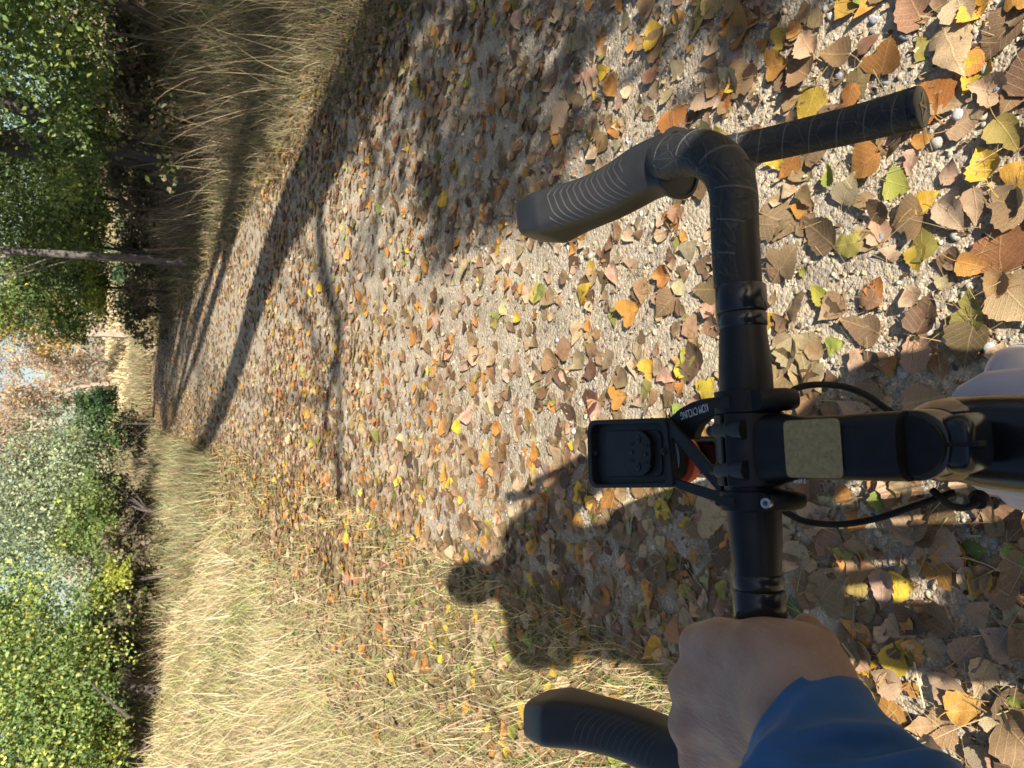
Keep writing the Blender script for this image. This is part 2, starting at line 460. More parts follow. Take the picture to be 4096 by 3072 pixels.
M = dict(
    gravel=m_gravel(), soil=m_soil(), pebble=m_attr('pebble_stone', 0.8, bump=500, mottled=260),
    leaf_near=translucent_leaf('fallen_leaf', 'object', True, 0.12, True),
    leaf_far=translucent_leaf('leaf_litter', 'attr', True, 0.12),
    foliage=m_attr('foliage', 0.55, 0.38, spec=0.4), grass=m_attr('grass_blade', 0.6, 0.25),
    tape=m_tape(), hood=m_hood(), skin=m_skin(),
    alu=simple('black_anodised_metal', (0.009, 0.009, 0.011), 0.42, 0.3, 120, 0.1, 0.0, 0.35),
    plastic=simple('black_plastic', (0.008, 0.008, 0.010), 0.5, 0.3, 200, 0.25, 0, 0.3, 0.0004),
    gloss=simple('black_gloss_paint', (0.012, 0.012, 0.014), 0.22, 0.3, 40, 0.03, 0.0, 0.6),
    paint=simple('white_frame_paint', (0.46, 0.45, 0.54), 0.3, 0.03, 10, 0.0),
    steel=simple('steel_bolt', (0.55, 0.55, 0.56), 0.3, 0.15, 200, 0.05, 1.0),
    rubber=simple('tyre_rubber', (0.02, 0.02, 0.02), 0.8, 0.3, 80, 0.5, 0, 0.3, 0.001),
    blue=simple('blue_plastic', (0.02, 0.20, 0.55), 0.4, 0.15, 200, 0.05),
    orange=simple('red_orange_plastic', (0.75, 0.10, 0.035), 0.45, 0.1, 200, 0.05),
    khaki=simple('sticker_paper', (0.36, 0.265, 0.115), 0.55, 0.25, 420, 0.1),
    gold=simple('pale_gold_print', (0.50, 0.40, 0.22), 0.5, 0.1, 100, 0.0),
    print_white=simple('white_print', (0.70, 0.70, 0.72), 0.6, 0.05, 100, 0.0),
    print_red=simple('red_print', (0.45, 0.03, 0.05), 0.6, 0.05, 100, 0.0),
    jacket=m_cloth('blue_jacket_cloth', (0.02, 0.112, 0.29)), trousers=m_cloth('dark_trouser_cloth', (0.03, 0.03, 0.035)),
    shoe=simple('shoe_black', (0.03, 0.03, 0.03), 0.6), hair=simple('hair_black', (0.02, 0.016, 0.013), 0.5, 0.4, 300),
    bark=m_bark('dark_bark', (0.025, 0.02, 0.017), (0.085, 0.07, 0.06)),
    bark_grey=m_bark('grey_bark', (0.05, 0.042, 0.036), (0.17, 0.145, 0.125), (0.24, 0.21, 0.19)),
    twig=m_bark('bare_twig', (0.15, 0.11, 0.085), (0.36, 0.28, 0.21)),
)

# ------------------------------------------------------------------ ground and path
def grid_axis(knots):
    out = []
    for (a, b, st) in knots:
        out += list(np.arange(a, b, st))
    out.append(knots[-1][1]); return np.array(out)
gx = grid_axis([(-420, -60, 40), (-60, -14, 4), (-14, -3, 0.4), (-3, 4, 0.12), (4, 14, 0.4), (14, 60, 4), (60, 420, 40)])
gy = grid_axis([(-120, -12, 9), (-12, -1, 0.6), (-1, 9, 0.14), (9, 20, 0.35), (20, 50, 0.8), (50, 110, 4), (110, 900, 60)])
GX, GY = np.meshgrid(gx, gy)
GZ = ground_h(GX, GY)
nx, ny = len(gx), len(gy)
idx = np.arange(nx * ny).reshape(ny, nx)
quads = np.stack([idx[:-1, :-1], idx[:-1, 1:], idx[1:, 1:], idx[1:, :-1]], -1).reshape(-1, 4)
g = link('ground', mesh_np('ground', np.stack([GX, GY, GZ], -1).reshape(-1, 3), [quads], smooth=True), M['soil'])
tag(g, kind='structure')

py_ = grid_axis([(-14, -1, 0.5), (-1, 6, 0.05), (6, 16, 0.15), (16, 38, 0.4)])
pc = np.array([-1.12, -1.04, -1, -0.97, *np.linspace(-0.93, 0.93, 46), 0.97, 1, 1.04, 1.12])
drop = np.array([-0.05, -0.012, 0, 0.004, *([0.006] * 46), 0.004, 0, -0.012, -0.05])
PX = xc(py_)[:, None] + pc[None, :] * HALF + 0.09 * np.sin(py_ * 2.3)[:, None] * np.abs(pc)[None, :] + 0.05 * np.sin(py_ * 7.1 + 2)[:, None] * pc[None, :]
PYY = np.repeat(py_[:, None], len(pc), 1)
PZ = ground_h(PX, PYY) + drop[None, :] + 0.0035 * np.sin(PX * 23 + PYY * 17) * np.sin(PYY * 31 - PX * 9)
idx = np.arange(PX.size).reshape(PX.shape)
quads = np.stack([idx[:-1, :-1], idx[:-1, 1:], idx[1:, 1:], idx[1:, :-1]], -1).reshape(-1, 4)
path = link('gravel_path', mesh_np('gravel_path', np.stack([PX, PYY, PZ], -1).reshape(-1, 3), [quads], smooth=True), M['gravel'])
tag(path, kind='structure')

# ------------------------------------------------------------------ loose stones
def ico():
    bm = bmesh.new(); bmesh.ops.create_icosphere(bm, subdivisions=1, radius=1)
    v = np.array([p.co[:] for p in bm.verts]); f = np.array([[q.index for q in p.verts] for p in bm.faces]); bm.free()
    return v, f
ICO_V, ICO_F = ico()
def rot_mats(n, tilt=None):
    """random rotations; with tilt, a yaw after a small tilt"""
    if tilt is None:
        q = rng.normal(size=(n, 4)); q /= np.linalg.norm(q, axis=1)[:, None]
        w, x, y, z = q.T
        return np.stack([np.stack([1 - 2 * (y * y + z * z), 2 * (x * y - z * w), 2 * (x * z + y * w)], -1),
                         np.stack([2 * (x * y + z * w), 1 - 2 * (x * x + z * z), 2 * (y * z - x * w)], -1),
                         np.stack([2 * (x * z - y * w), 2 * (y * z + x * w), 1 - 2 * (x * x + y * y)], -1)], 1)
    a = rng.uniform(0, 2 * np.pi, n); b = rng.normal(0, tilt, n); c = rng.normal(0, tilt, n)
    def Rz(t): z = np.zeros_like(t); o = z + 1; return np.stack([np.stack([np.cos(t), -np.sin(t), z], -1), np.stack([np.sin(t), np.cos(t), z], -1), np.stack([z, z, o], -1)], 1)
    def Rx(t): z = np.zeros_like(t); o = z + 1; return np.stack([np.stack([o, z, z], -1), np.stack([z, np.cos(t), -np.sin(t)], -1), np.stack([z, np.sin(t), np.cos(t)], -1)], 1)
    def Ry(t): z = np.zeros_like(t); o = z + 1; return np.stack([np.stack([np.cos(t), z, np.sin(t)], -1), np.stack([z, o, z], -1), np.stack([-np.sin(t), z, np.cos(t)], -1)], 1)
    return Rz(a) @ Rx(b) @ Ry(c)
STONE_COLS = np.array([(.12, .12, .125), (.19, .20, .22), (.30, .295, .28), (.44, .385, .30), (.38, .31, .23), (.52, .455, .36), (.25, .26, .29), (.56, .50, .41), (.42, .33, .25), (.47, .39, .28)])
def stones(n, xy, r):
    z = ground_h(xy[:, 0], xy[:, 1]) + 0.004 + r * rng.uniform(-0.35, 0.25, n)
    shape = rng.uniform(0.65, 1.3, (n, 3)) * np.array([1, 1, 0.72])
    jit = 1 + rng.normal(0, 0.10, (n, len(ICO_V)))
    V = ICO_V[None] * jit[..., None] * shape[:, None, :] * r[:, None, None]
    V = np.einsum('nij,nvj->nvi', rot_mats(n, 0.5), V) + np.concatenate([xy, z[:, None]], 1)[:, None, :]
    F = (ICO_F[None] + (np.arange(n) * len(ICO_V))[:, None, None]).reshape(-1, 3)
    C = STONE_COLS[rng.integers(0, len(STONE_COLS), n)] * rng.uniform(0.65, 1.1, (n, 1)) * np.array([1.06, 1.0, .9])
    C = np.repeat(C, len(ICO_V), 0)
    return V.reshape(-1, 3), F, C
def stone_xy(n, y0, y1, x0, x1, patch=True):
    out = []
    while sum(len(o) for o in out) < n:
        y = np.exp(rng.uniform(np.log(y0), np.log(y1), n)); x = rng.uniform(x0, x1, n)
        ok = np.abs(x - xc(y)) < HALF * 1.0 - rng.exponential(0.05, n)
        if patch:
            d = 0.5 + 0.5 * np.sin(x * 5.1 + 1.3 * np.sin(y * 3.1)) * np.sin(y * 4.3 + x * 2.0)
            ok &= rng.uniform(0, 1, n) < 0.35 + 0.65 * d
        out.append(np.stack([x, y], -1)[ok])
    return np.concatenate(out)[:n]
# only the stones nearest the rider show their own shape; below that size the gravel is the path's relief
rr1 = np.clip(rng.lognormal(np.log(0.0043), 0.5, 9000), 0.0025, 0.0135)
rr2 = np.clip(rng.lognormal(np.log(0.0052), 0.40, 5500), 0.003, 0.013)
A = stones(9000, stone_xy(9000, 0.6, 2.2, -0.9, 1.6), rr1)
B = stones(5500, stone_xy(5500, 2.0, 7.0, -0.9, 2.0), rr2)
V = np.concatenate([A[0], B[0]]); F = np.concatenate([A[1], B[1] + len(A[0])]); C = np.concatenate([A[2], B[2]])
o = link('loose_gravel', mesh_np('loose_gravel', V, [F], C, smooth=True), M['pebble'])
tag(o, 'loose grey and tan gravel stones scattered over the path', 'gravel', kind='stuff')

# ------------------------------------------------------------------ fallen leaves
W_T = [0, 0.03, 0.10, 0.20, 0.30, 0.42, 0.55, 0.68, 0.80, 0.90, 1.0]
W_W = [0.05, 0.26, 0.40, 0.47, 0.475, 0.44, 0.36, 0.255, 0.15, 0.065, 0.0]
def leaf_geo(rs, rows, cols, serr=0.0, curl=1.0, petiole=True, narrow=1.0):
    t = np.linspace(0, 1, rows); w = np.interp(t, W_T, W_W) * narrow
    asym = rs.uniform(0.72, 1.18, 2)
    s = np.linspace(-1, 1, cols)
    V = []; UV = []
    fold = rs.uniform(-0.15, 0.45) * curl; cx = rs.uniform(-0.9, 1.5) * curl; cy = rs.uniform(-0.5, 0.9) * curl; tw = rs.uniform(-0.5, 0.5) * curl
    ph = rs.uniform(0, 6.28, 4)
    bite = rs.uniform(0, 1) < 0.5; bt = rs.uniform(0.3, 0.75); bs = rs.choice([-1, 1])
    for i in range(rows):
        for j in range(cols):
            sw = s[j]; k = w[i] * (asym[0] if sw < 0 else asym[1])
            if abs(sw) == 1 and serr and 0 < i < rows - 1: k *= 1 + serr * (1 if i % 2 else -1) + rs.uniform(-0.03, 0.03)
            if bite and sw * bs > 0.9: k *= 1 - 0.45 * math.exp(-((t[i] - bt) / 0.09) ** 2)
            x = sw * k; y = t[i] - 0.10 * abs(sw) * (1 - t[i]) * (1 if t[i] < 0.25 else 0.3)
            z = fold * abs(x) + cx * x * x + cy * (y - 0.45) ** 2 + tw * x * (y - 0.4) + 0.035 * curl * math.sin(9 * y + ph[0]) * math.sin(8 * x + ph[1]) + 0.02 * curl * math.sin(17 * y + ph[2] + 9 * x)
            V.append((x, y - 0.45, z)); UV.append((0.5 + x, y))
    F = []
    for i in range(rows - 1):
        for j in range(cols - 1):
            a = i * cols + j; F.append((a, a + 1, a + 1 + cols, a + cols))
    V = np.array(V); V[:, 2] -= np.percentile(V[:, 2], 15)
    if petiole:
        L = rs.uniform(0.35, 0.75); bend = rs.uniform(-0.35, 0.35); b = len(V); z0 = V[cols // 2, 2]
        add = []
        for k in range(4):
            q = k / 3; add += [(bend * q * q - 0.012, -0.45 - L * q, z0 + 0.02 + 0.08 * q * (1 - q)), (bend * q * q + 0.012, -0.45 - L * q, z0 + 0.02 + 0.08 * q * (1 - q))]
            UV += [(0.5, 0.0), (0.5, 0.0)]
        V = np.concatenate([V, np.array(add)])
        for k in range(3): F.append((b + 2 * k, b + 2 * k + 1, b + 2 * k + 3, b + 2 * k + 2))
    return V, np.array(F), np.array(UV)
rs_leaf = np.random.RandomState(5)
NEAR = []
for k in range(22):
    V, F, UV = leaf_geo(rs_leaf, 15, 5, 0.05, 0.42 if k % 3 else 0.95, True, rs_leaf.uniform(0.72, 1.28))
    NEAR.append(mesh_np('fallen_leaf', V, [F], uvs=UV, smooth=True)); NEAR[-1].materials.append(M['leaf_near'])
FARG = [leaf_geo(rs_leaf, 6, 3, 0.0, 0.65, k % 2 == 0, rs_leaf.uniform(0.75, 1.1)) for k in range(14)]

TAN, BROWN, DARK, ORANGE, YELLOW, GREEN, OLIVE, MUSTARD = ((.415, .31, .19), (.245, .165, .088), (.135, .088, .05), (.46, .22, .055), (.62, .41, .05), (.24, .29, .055), (.29, .26, .07), (.45, .31, .05))
CLASSES = [('pale tan', TAN, .34), ('brown', BROWN, .40), ('dark brown', DARK, .12), ('orange brown', ORANGE, .11), ('yellow', YELLOW, .035), ('green', GREEN, .008), ('olive', OLIVE, .03)]
def vary(c, s=0.14):
    k = 1 + random.gauss(0, s); return tuple(max(0.02, min(0.9, x * k * (1 + random.gauss(0, 0.06)))) for x in c)

def place_leaf(x, y, size, col, yaw, label, group=None, tilt=0.16, z=None, mesh=None):
    me = mesh or random.choice(NEAR)
    o = bpy.data.objects.new('fallen_leaf', me); COL.objects.link(o)
    zz = float(ground_h(x, y)) + 0.0115 + random.uniform(0, 0.007) if z is None else z
    o.location = (x, y, zz); o.rotation_euler = (random.gauss(0, tilt), random.gauss(0, tilt), yaw); s = size
    o.scale = (s, s, s * random.uniform(0.7, 1.1)); o.color = (*col, 1)
    tag(o, label, 'leaf', group); return o

HAND = [  # px, py, size in px, colour, label
 (967, 119, 46, TAN, 'pale tan leaf with a small grey stone resting on it'),
 (925, 200, 31, YELLOW, 'bright yellow heart-shaped leaf below the taped bar end on bare gravel'),
 (896, 184, 30, (.42, .46, .10), 'half lime green, half pale leaf between the bar end and the yellow leaf'),
 (862, 165, 44, ORANGE, 'large torn orange leaf just under the taped drop bar'),
 (845, 100, 34, ORANGE, 'orange leaf peeking out above the taped drop bar'),
 (806, 108, 44, MUSTARD, 'crumpled yellow and brown leaf above the drop bar beside a pale root'),
 (884, 54, 38, (.24, .10, .03), 'dark brown leaf with an orange patch near the bar end'),
 (953, 50, 66, TAN, 'largest tan leaf with serrated edge overlapping a darker one'),
 (997, 40, 54, BROWN, 'big dark brown leaf with holes partly under the largest tan leaf'),
 (961, 18, 44, TAN, 'smooth pale tan leaf at the frame edge above the largest tan leaf'),
 (1013, 96, 44, BROWN, 'brown serrated leaf at the far corner right of the stone-topped leaf'),
 (1008, 135, 42, OLIVE, 'olive yellow leaf next to the mustard leaf with dark specks'),
 (982, 163, 40, MUSTARD, 'mustard leaf with many dark specks'),
 (1019, 172, 34, MUSTARD, 'yellow green leaf cut off by the edge beside the mustard leaf'),
 (975, 207, 38, TAN, 'plain pale tan leaf with a long stalk in open gravel'),
 (1000, 241, 64, (.36, .17, .07), 'big rust brown leaf with an orange corner'),
 (828, 174, 24, GREEN, 'small green leaf under the middle of the drop bar'),
 (921, 243, 38, OLIVE, 'dull olive leaf among brown leaves below the lime leaf'),
 (909, 162, 26, TAN, 'small curled tan leaf just under the bar end plug'),
 (834, 54, 46, BROWN, 'brown leaf lying beside a round dark pebble'),
 (805, 42, 40, TAN, 'tan leaf with a pointed tip left of the round dark pebble'),
 (797, 70, 44, BROWN, 'long brown leaf above the pale root'),
 (777, 42, 28, MUSTARD, 'narrow yellow leaf near the hood at the shade edge'),
 (842, 8, 28, MUSTARD, 'yellow leaf at the picture edge above the round dark pebble'),
 (970, 5, 34, (.70, .42, .05), 'orange yellow leaf at the picture edge near the largest tan leaf'),
 (970, 309, 46, (.24, .23, .06), 'olive leaf covered in dark speckles'),
 (816, 293, 28, (.45, .40, .06), 'folded yellow green leaf beside the bar tape'),
 (836, 345, 26, (.40, .42, .09), 'small bright green and yellow leaf on a brown one near the stem'),
 (916, 346, 54, TAN, 'broad pale tan leaf at the tip of the bar shadow'),
 (860, 326, 48, BROWN, 'rust brown leaf between the stem and the speckled olive leaf'),
 (973, 265, 36, ORANGE, 'orange brown leaf beside the rust leaf with an orange corner'),
 (1018, 302, 56, TAN, 'large tan leaf cut by the edge beside the speckled olive leaf'),
 (996, 288, 36, (.40, .23, .11), 'mid brown leaf touching the large tan edge leaf'),
 (924, 313, 44, DARK, 'dark brown leaf left of the speckled olive leaf'),
 (918, 259, 30, MUSTARD, 'mustard yellow leaf just beside the dull olive leaf'),
 (924, 400, 46, (.40, .24, .15), 'pinkish brown leaf in the shadow next to the stem cap'),
 (706, 388, 30, YELLOW, 'bright yellow leaf touching the mount arm with white lettering'),
 (647, 371, 24, (.66, .36, .04), 'golden orange leaf on clean gravel ahead of the bar'),
 (620, 398, 26, ORANGE, 'orange leaf nearest the corner of the computer tray'),
 (632, 311, 32, ORANGE, 'orange brown leaf in the middle of the sunlit gravel ahead of the bar'),
 (660, 277, 27, ORANGE, 'rusty leaf casting a small shadow near the bar wrap'),
 (708, 327, 34, (.42, .24, .13), 'tan brown leaf against the bare section of the bar'),
 (868, 678, 34, YELLOW, 'yellow spotted leaf beside the blue sleeve'),
 (973, 552, 28, (.14, .17, .05), 'dark green leaf with a long stalk in the bicycle shadow'),
 (881, 590, 40, (.40, .28, .19), 'greyish tan leaf in the shadow near the thumb'),
 (930, 614, 50, BROWN, 'large brown leaf deep in the rider shadow right of the hand'),
 (980, 611, 30, TAN, 'triangular tan leaf in the rider shadow with a long stalk'),
 (970, 710, 44, ORANGE, 'reddish orange serrated leaf in the sunlit corner below the shadow'),
 (1001, 729, 40, TAN, 'round tan leaf with a finely serrated edge in the sunlit corner'),
 (931, 726, 54, (.45, .30, .15), 'large spotted tan leaf below the blue sleeve edge'),
 (794, 606, 26, (.10, .14, .05), 'dark green leaf squeezed between bar and thumb'),
 (970, 648, 48, (.28, .20, .16), 'grey brown blotchy leaf on the shadow edge'),
 (944, 683, 42, TAN, 'pale crumpled tan leaf on the lit side of the shadow edge'),
 (983, 680, 42, (.55, .38, .22), 'palest tan leaf among the leaves in the sunlit corner'),
 (997, 640, 40, (.34, .25, .19), 'long greyish leaf in the rider shadow beside the triangular one'),
 (648, 654, 24, YELLOW, 'sunlit yellow leaf ahead of the knuckles'),
 (656, 680, 20, (.70, .55, .12), 'small pale yellow leaf between the knuckles and the left hood'),
 (686, 526, 22, MUSTARD, 'dull yellow leaf in the rider shadow ahead of the bar'),
 (612, 589, 28, (.36, .24, .16), 'triangular tan brown leaf in the middle of the rider shadow'),
 (629, 626, 30, (.36, .26, .18), 'wide tan leaf near the edge of the rider shadow'),
 (552, 360, 30, (.30, .17, .09), 'brown oval leaf left of the sunlit middle of the path'),
]
hand_xy = []
for (px, py, sz, c, lab) in HAND:
    f, l, d = ray(px, py); t = H / d
    p = P(px, py, 0.02); hand_xy.append((p.x, p.y))
    place_leaf(p.x, p.y, sz * t * 0.92, vary(c, 0.05), random.uniform(0, 6.28), lab, 'fallen leaves on the path', 0.14)
p = P(967, 117, 0.0)
def pebble(x, y, r, col, label, group, z=None, seed=0):
    rs = np.random.RandomState(seed)
    bm = bmesh.new(); bmesh.ops.create_icosphere(bm, subdivisions=2, radius=1)
    v = np.array([q.co[:] for q in bm.verts]); f = np.array([[q.index for q in w.verts] for w in bm.faces]); bm.free()
    sh = np.array([rs.uniform(0.8, 1.25), rs.uniform(0.75, 1.1), rs.uniform(0.5, 0.75)])
    n = np.array([noise.noise(Vector(q * 1.3 + seed)) for q in v])
    v = v * (1 + 0.22 * n)[:, None] * sh * r
    o = link('pebble', mesh_np('pebble', v, [f], np.tile(np.array(col), (len(v), 1)), smooth=True), M['pebble'])
    o.location = (x, y, (float(ground_h(x, y)) + 0.006 + r * 0.25) if z is None else z); o.rotation_euler = (0, 0, rs.uniform(0, 6))
    tag(o, label, 'pebble', group); return o
pebble(p.x, p.y, 0.0105, (.36, .33, .31), 'small grey stone resting on a pale tan leaf', None, z=0.028, seed=3)
for k, (px, py, r, c, lab) in enumerate([
    (905, 36, 0.0125, (.24, .24, .22), 'round dark grey pebble between two brown leaves near the bar end'),
    (839, 76, 0.011, (.16, .17, .19), 'dark slate pebble beside the brown leaf above the drop bar'),
    (874, 20, 0.010, (.24, .26, .29), 'blue grey pebble near the top edge by a curled leaf'),
    (987, 70, 0.0105, (.34, .35, .37), 'smooth light grey pebble beside the big dark brown leaf'),
    (1000, 88, 0.010, (.26, .27, .29), 'squarish grey pebble right of the bar end'),
    (883, 236, 0.011, (.22, .25, .28), 'oval slate pebble near the dull olive leaf'),
    (990, 348, 0.012, (.34, .37, .36), 'largest rounded pale green grey pebble near the white frame'),
    (1000, 379, 0.012, (.30, .33, .37), 'flat blue grey pebble beside the white frame'),
    (986, 366, 0.010, (.34, .30, .235), 'cream coloured pebble next to the blue grey one'),
    (952, 358, 0.011, (.34, .295, .23), 'cream pebble at the tip of the bar shadow'),
    (904, 372, 0.013, (.30, .31, .30), 'grey flat pebble inside the bar shadow'),
    (947, 340, 0.010, (.52, .44, .36), 'tan pebble between tan leaf and olive leaf'),
    (963, 28, 0.011, (.34, .30, .225), 'cream pebble under the smooth pale tan leaf'),
    (836, 140, 0.010, (.36, .315, .245), 'cream pebble just under the taped bar'),
    (938, 143, 0.0115, (.34, .30, .235), 'cream pebble to the right of the small curled tan leaf'),
    (956, 236, 0.009, (.38, .345, .29), 'whitish pebble left of the big rust leaf'),
]):
    q = P(px, py, 0.008); pebble(q.x, q.y, r, c, lab, 'larger pebbles on the gravel', seed=k + 10)

# every other leaf: the ones that show largest are things, the rest one mass
N = 64000
yy = np.concatenate([rng.uniform(0.45, 8, 26000), rng.uniform(8, 34, 38000)])
xx = xc(yy) + rng.uniform(-HALF - 1.3, HALF + 1.0, N)
e = (xx - xc(yy)) / HALF                        # -1 left edge, 1 right edge
pd = 0.36 + 0.66 * np.clip(-e - 0.15, 0, 1) ** 0.8 + 0.30 * np.clip(e, 0, 1) ** 2 + 0.22 * np.sin(xx * 3.7 + 2 * np.sin(yy * 1.9)) * np.sin(yy * 2.9 + xx)
pd = np.where(yy < 1.7, pd + 0.20, pd + 0.08 * np.clip((yy - 3.5) / 4, 0, 1))
pd = np.where(e < -1.0, 1.0 - 0.85 * (-e - 1), pd); pd = np.where(e > 1.0, 0.7 - 0.7 * (e - 1), pd)
keep = rng.uniform(0, 1, N) < pd * 1.0
xx, yy = xx[keep], yy[keep]
size = np.clip(rng.lognormal(np.log(0.050), 0.32, len(xx)), 0.020, 0.10)
hx = np.array(hand_xy)
dmin = np.min(np.hypot(xx[:, None] - hx[None, :, 0], yy[:, None] - hx[None, :, 1]), 1)
ok = dmin > 0.042
xx, yy, size = xx[ok], yy[ok], size[ok]
dep = yy * CP + H * SP; uu = yy * SP - H * CP
sx_, sy_ = 512 - uu / dep * FPX, 384 - xx / dep * FPX
infr = (sx_ > -5) & (sx_ < 1050) & (sy_ > -20) & (sy_ < 790)
app = np.where(infr, size / dep, 0)
order = np.argsort(-app)
names = [c[0] for c in CLASSES]; wts = np.array([c[2] for c in CLASSES])
cls = rng.choice(len(CLASSES), len(xx), p=wts / wts.sum())
big = order[:300 - len(HAND)]
MARKS = [('bar end plug', 925, 108), ('taped drop bar', 840, 135), ('right hood tip', 530, 218), ('base of the right hood', 668, 190), ('wrap on the bar', 738, 300),
         ('computer tray', 620, 440), ('stem cap', 925, 430), ('white frame', 985, 385), ('knuckles of the hand', 672, 690), ('thumb', 830, 625), ('blue sleeve', 880, 735), ('tip of the left hood', 530, 705), ('head of the shadow', 468, 575), ('steel clamp bolt', 797, 530)]
ORD = ['nearest', 'second', 'third', 'fourth', 'fifth', 'sixth', 'seventh', 'eighth', 'ninth', 'tenth', 'eleventh', 'twelfth', 'thirteenth', 'fourteenth', 'fifteenth', 'sixteenth', 'seventeenth', 'eighteenth', 'nineteenth', 'twentieth']
rows = {}
for i in big:
    q = [(math.hypot(sx_[i] - mx, sy_[i] - my), k) for k, (_, mx, my) in enumerate(MARKS)]
    d_, k = min(q); rows.setdefault((k, cls[i]), []).append((d_, i))
for (k, c_), lst in rows.items():
    lst.sort(); cn = names[c_]; mk = MARKS[k][0]
    for r_, (d_, i) in enumerate(lst):
        if r_ == 0: lab = f'{cn} leaf, the {cn} one nearest the {mk}'
        else: lab = f'{cn} leaf, {ORD[min(r_, 19)]} {cn} one out from the {mk}'
        place_leaf(float(xx[i]), float(yy[i]), float(size[i]) * 1.08, vary(CLASSES[c_][1]), random.uniform(0, 6.28), lab, 'fallen leaves on the path', 0.12)
rest = np.setdiff1d(np.arange(len(xx)), big)
Vs, Fs, Cs = [], [], []; base = 0
kind = rng.integers(0, len(FARG), len(xx))
for k, (V, F, UV) in enumerate(FARG):
    ii = rest[kind[rest] == k]; n = len(ii)
    if not n: continue
    sc = size[ii] * 1.05
    z = ground_h(xx[ii], yy[ii]) + 0.0075 + rng.uniform(0, 0.009, n)
    W = np.einsum('nij,vj->nvi', rot_mats(n, 0.13), V) * sc[:, None, None] + np.stack([xx[ii], yy[ii], z], -1)[:, None, :]
    Vs.append(W.reshape(-1, 3)); Fs.append((F[None] + (np.arange(n) * len(V))[:, None, None]).reshape(-1, 4) + base); base += n * len(V)
    c = np.array([CLASSES[q][1] for q in cls[ii]]) * (1 + rng.normal(0, 0.16, (n, 1))) * (1 + rng.normal(0, 0.06, (n, 3)))
    Cs.append(np.repeat(np.clip(c, 0.02, 0.9), len(V), 0))
o = link('leaf_litter', mesh_np('leaf_litter', np.concatenate(Vs), [np.concatenate(Fs)], np.concatenate(Cs), smooth=True), M['leaf_far'])
tag(o, 'scattered fallen autumn leaves further along the path', 'leaf litter', kind='stuff')

# broken leaf crumbs and bits of straw between them
n = 9000
y = np.exp(rng.uniform(np.log(.6), np.log(9), n)); x = xc(y) + rng.uniform(-HALF - .6, HALF + .3, n)
V, F, UV = leaf_geo(rs_leaf, 4, 3, 0.0, 1.0, False, .8)
sc = rng.uniform(.006, .02, n); W = np.einsum('nij,vj->nvi', rot_mats(n, .3), V) * (sc[:, None, None] * np.stack([rng.uniform(.4, 1.1, n), np.ones(n), np.ones(n)], -1)[:, None, :]) + np.stack([x, y, ground_h(x, y) + .009 + rng.uniform(0, .004, n)], -1)[:, None, :]
C = np.array([TAN, BROWN, DARK, (.50, .40, .24)])[rng.integers(0, 4, n)] * rng.uniform(.7, 1.2, (n, 1))
o = link('leaf_crumbs', mesh_np('leaf_crumbs', W.reshape(-1, 3), [(F[None] + (np.arange(n) * len(V))[:, None, None]).reshape(-1, 4)], np.repeat(C, len(V), 0), smooth=True), M['leaf_far'])
tag(o, 'crumbs of broken leaf between the leaves on the path', 'leaf litter', kind='stuff')

# a few twigs and stalks lying about
def twig(name, pts, r, mat, label, group=None):
    mb = MB(); mb.tube(catmull(pts, 4), r, 6); o = mb.build(name, mat)
    return tag(o, label, 'twig', group)
q = [P(768, 98, .012), P(785, 90, .018), P(800, 87, .02), P(822, 85, .012)]
twig('twig', q, 0.0022, M['bark_grey'], 'curved pale grey root poking out of the gravel above the drop bar')
q = [P(914, 662, .02), P(918, 680, .032), P(924.5, 708, .02)]
twig('leaf_stalk', q, 0.0016, M['gold'], 'thick pale yellow stalk standing in the sunlit leaves beside the sleeve')
q = [P(842, 643, .024), P(851, 655, .026), P(861, 668, .024)]
twig('leaf_stalk', q, 0.0016, M['gold'], 'pale yellow stalk of the spotted yellow leaf at the shadow edge')
q = [P(900, 752, .03), P(935, 738, .035), P(970, 723, .03), P(1008, 711, .025)]
twig('grass_stem', q, 0.0011, M['gold'], 'long straw coloured grass stem lying across the sunlit corner leaves')

# ------------------------------------------------------------------ grass
def blades(base, L, W, az, lean, curve, cols, seg=3):
    n = len(base)
    V = np.zeros((n, 2 * seg + 1, 3)); p = base.copy(); th = lean.copy()
    wd = az + np.pi / 2 + rng.normal(0, 0.6, n)
    wv = np.stack([np.cos(wd), np.sin(wd), np.zeros(n)], -1)
    hd = np.stack([np.cos(az), np.sin(az)], -1)
    C = np.zeros((n, 2 * seg + 1, 3))
    for k in range(seg + 1):
        w = W * (1 - 0.75 * k / seg) * 0.5
        shade = 1.0
        if k < seg:
            V[:, 2 * k] = p - wv * w[:, None]; V[:, 2 * k + 1] = p + wv * w[:, None]
            C[:, 2 * k] = cols * shade; C[:, 2 * k + 1] = cols * shade
            ds = L / seg
            p = p + np.concatenate([hd * (np.sin(th) * ds)[:, None], (np.cos(th) * ds)[:, None]], 1)
            th = np.minimum(th + curve / seg, 1.75)
        else:
            V[:, 2 * k] = p; C[:, 2 * k] = cols
    b = (np.arange(n) * (2 * seg + 1))[:, None]
    Q = np.concatenate([b + np.array([[2 * k, 2 * k + 1, 2 * k + 3, 2 * k + 2]]) for k in range(seg - 1)])
    T = b + np.array([[2 * seg - 2, 2 * seg - 1, 2 * seg]])
    return V.reshape(-1, 3), Q, T, C.reshape(-1, 3)
def join_blades(parts):
    Vs, Qs, Ts, Cs = [], [], [], []; b = 0
    for V, Q, T, C in parts:
        Vs.append(V); Qs.append(Q + b); Ts.append(T + b); Cs.append(C); b += len(V)
    return np.concatenate(Vs), [np.concatenate(Qs), np.concatenate(Ts)], np.concatenate(Cs)
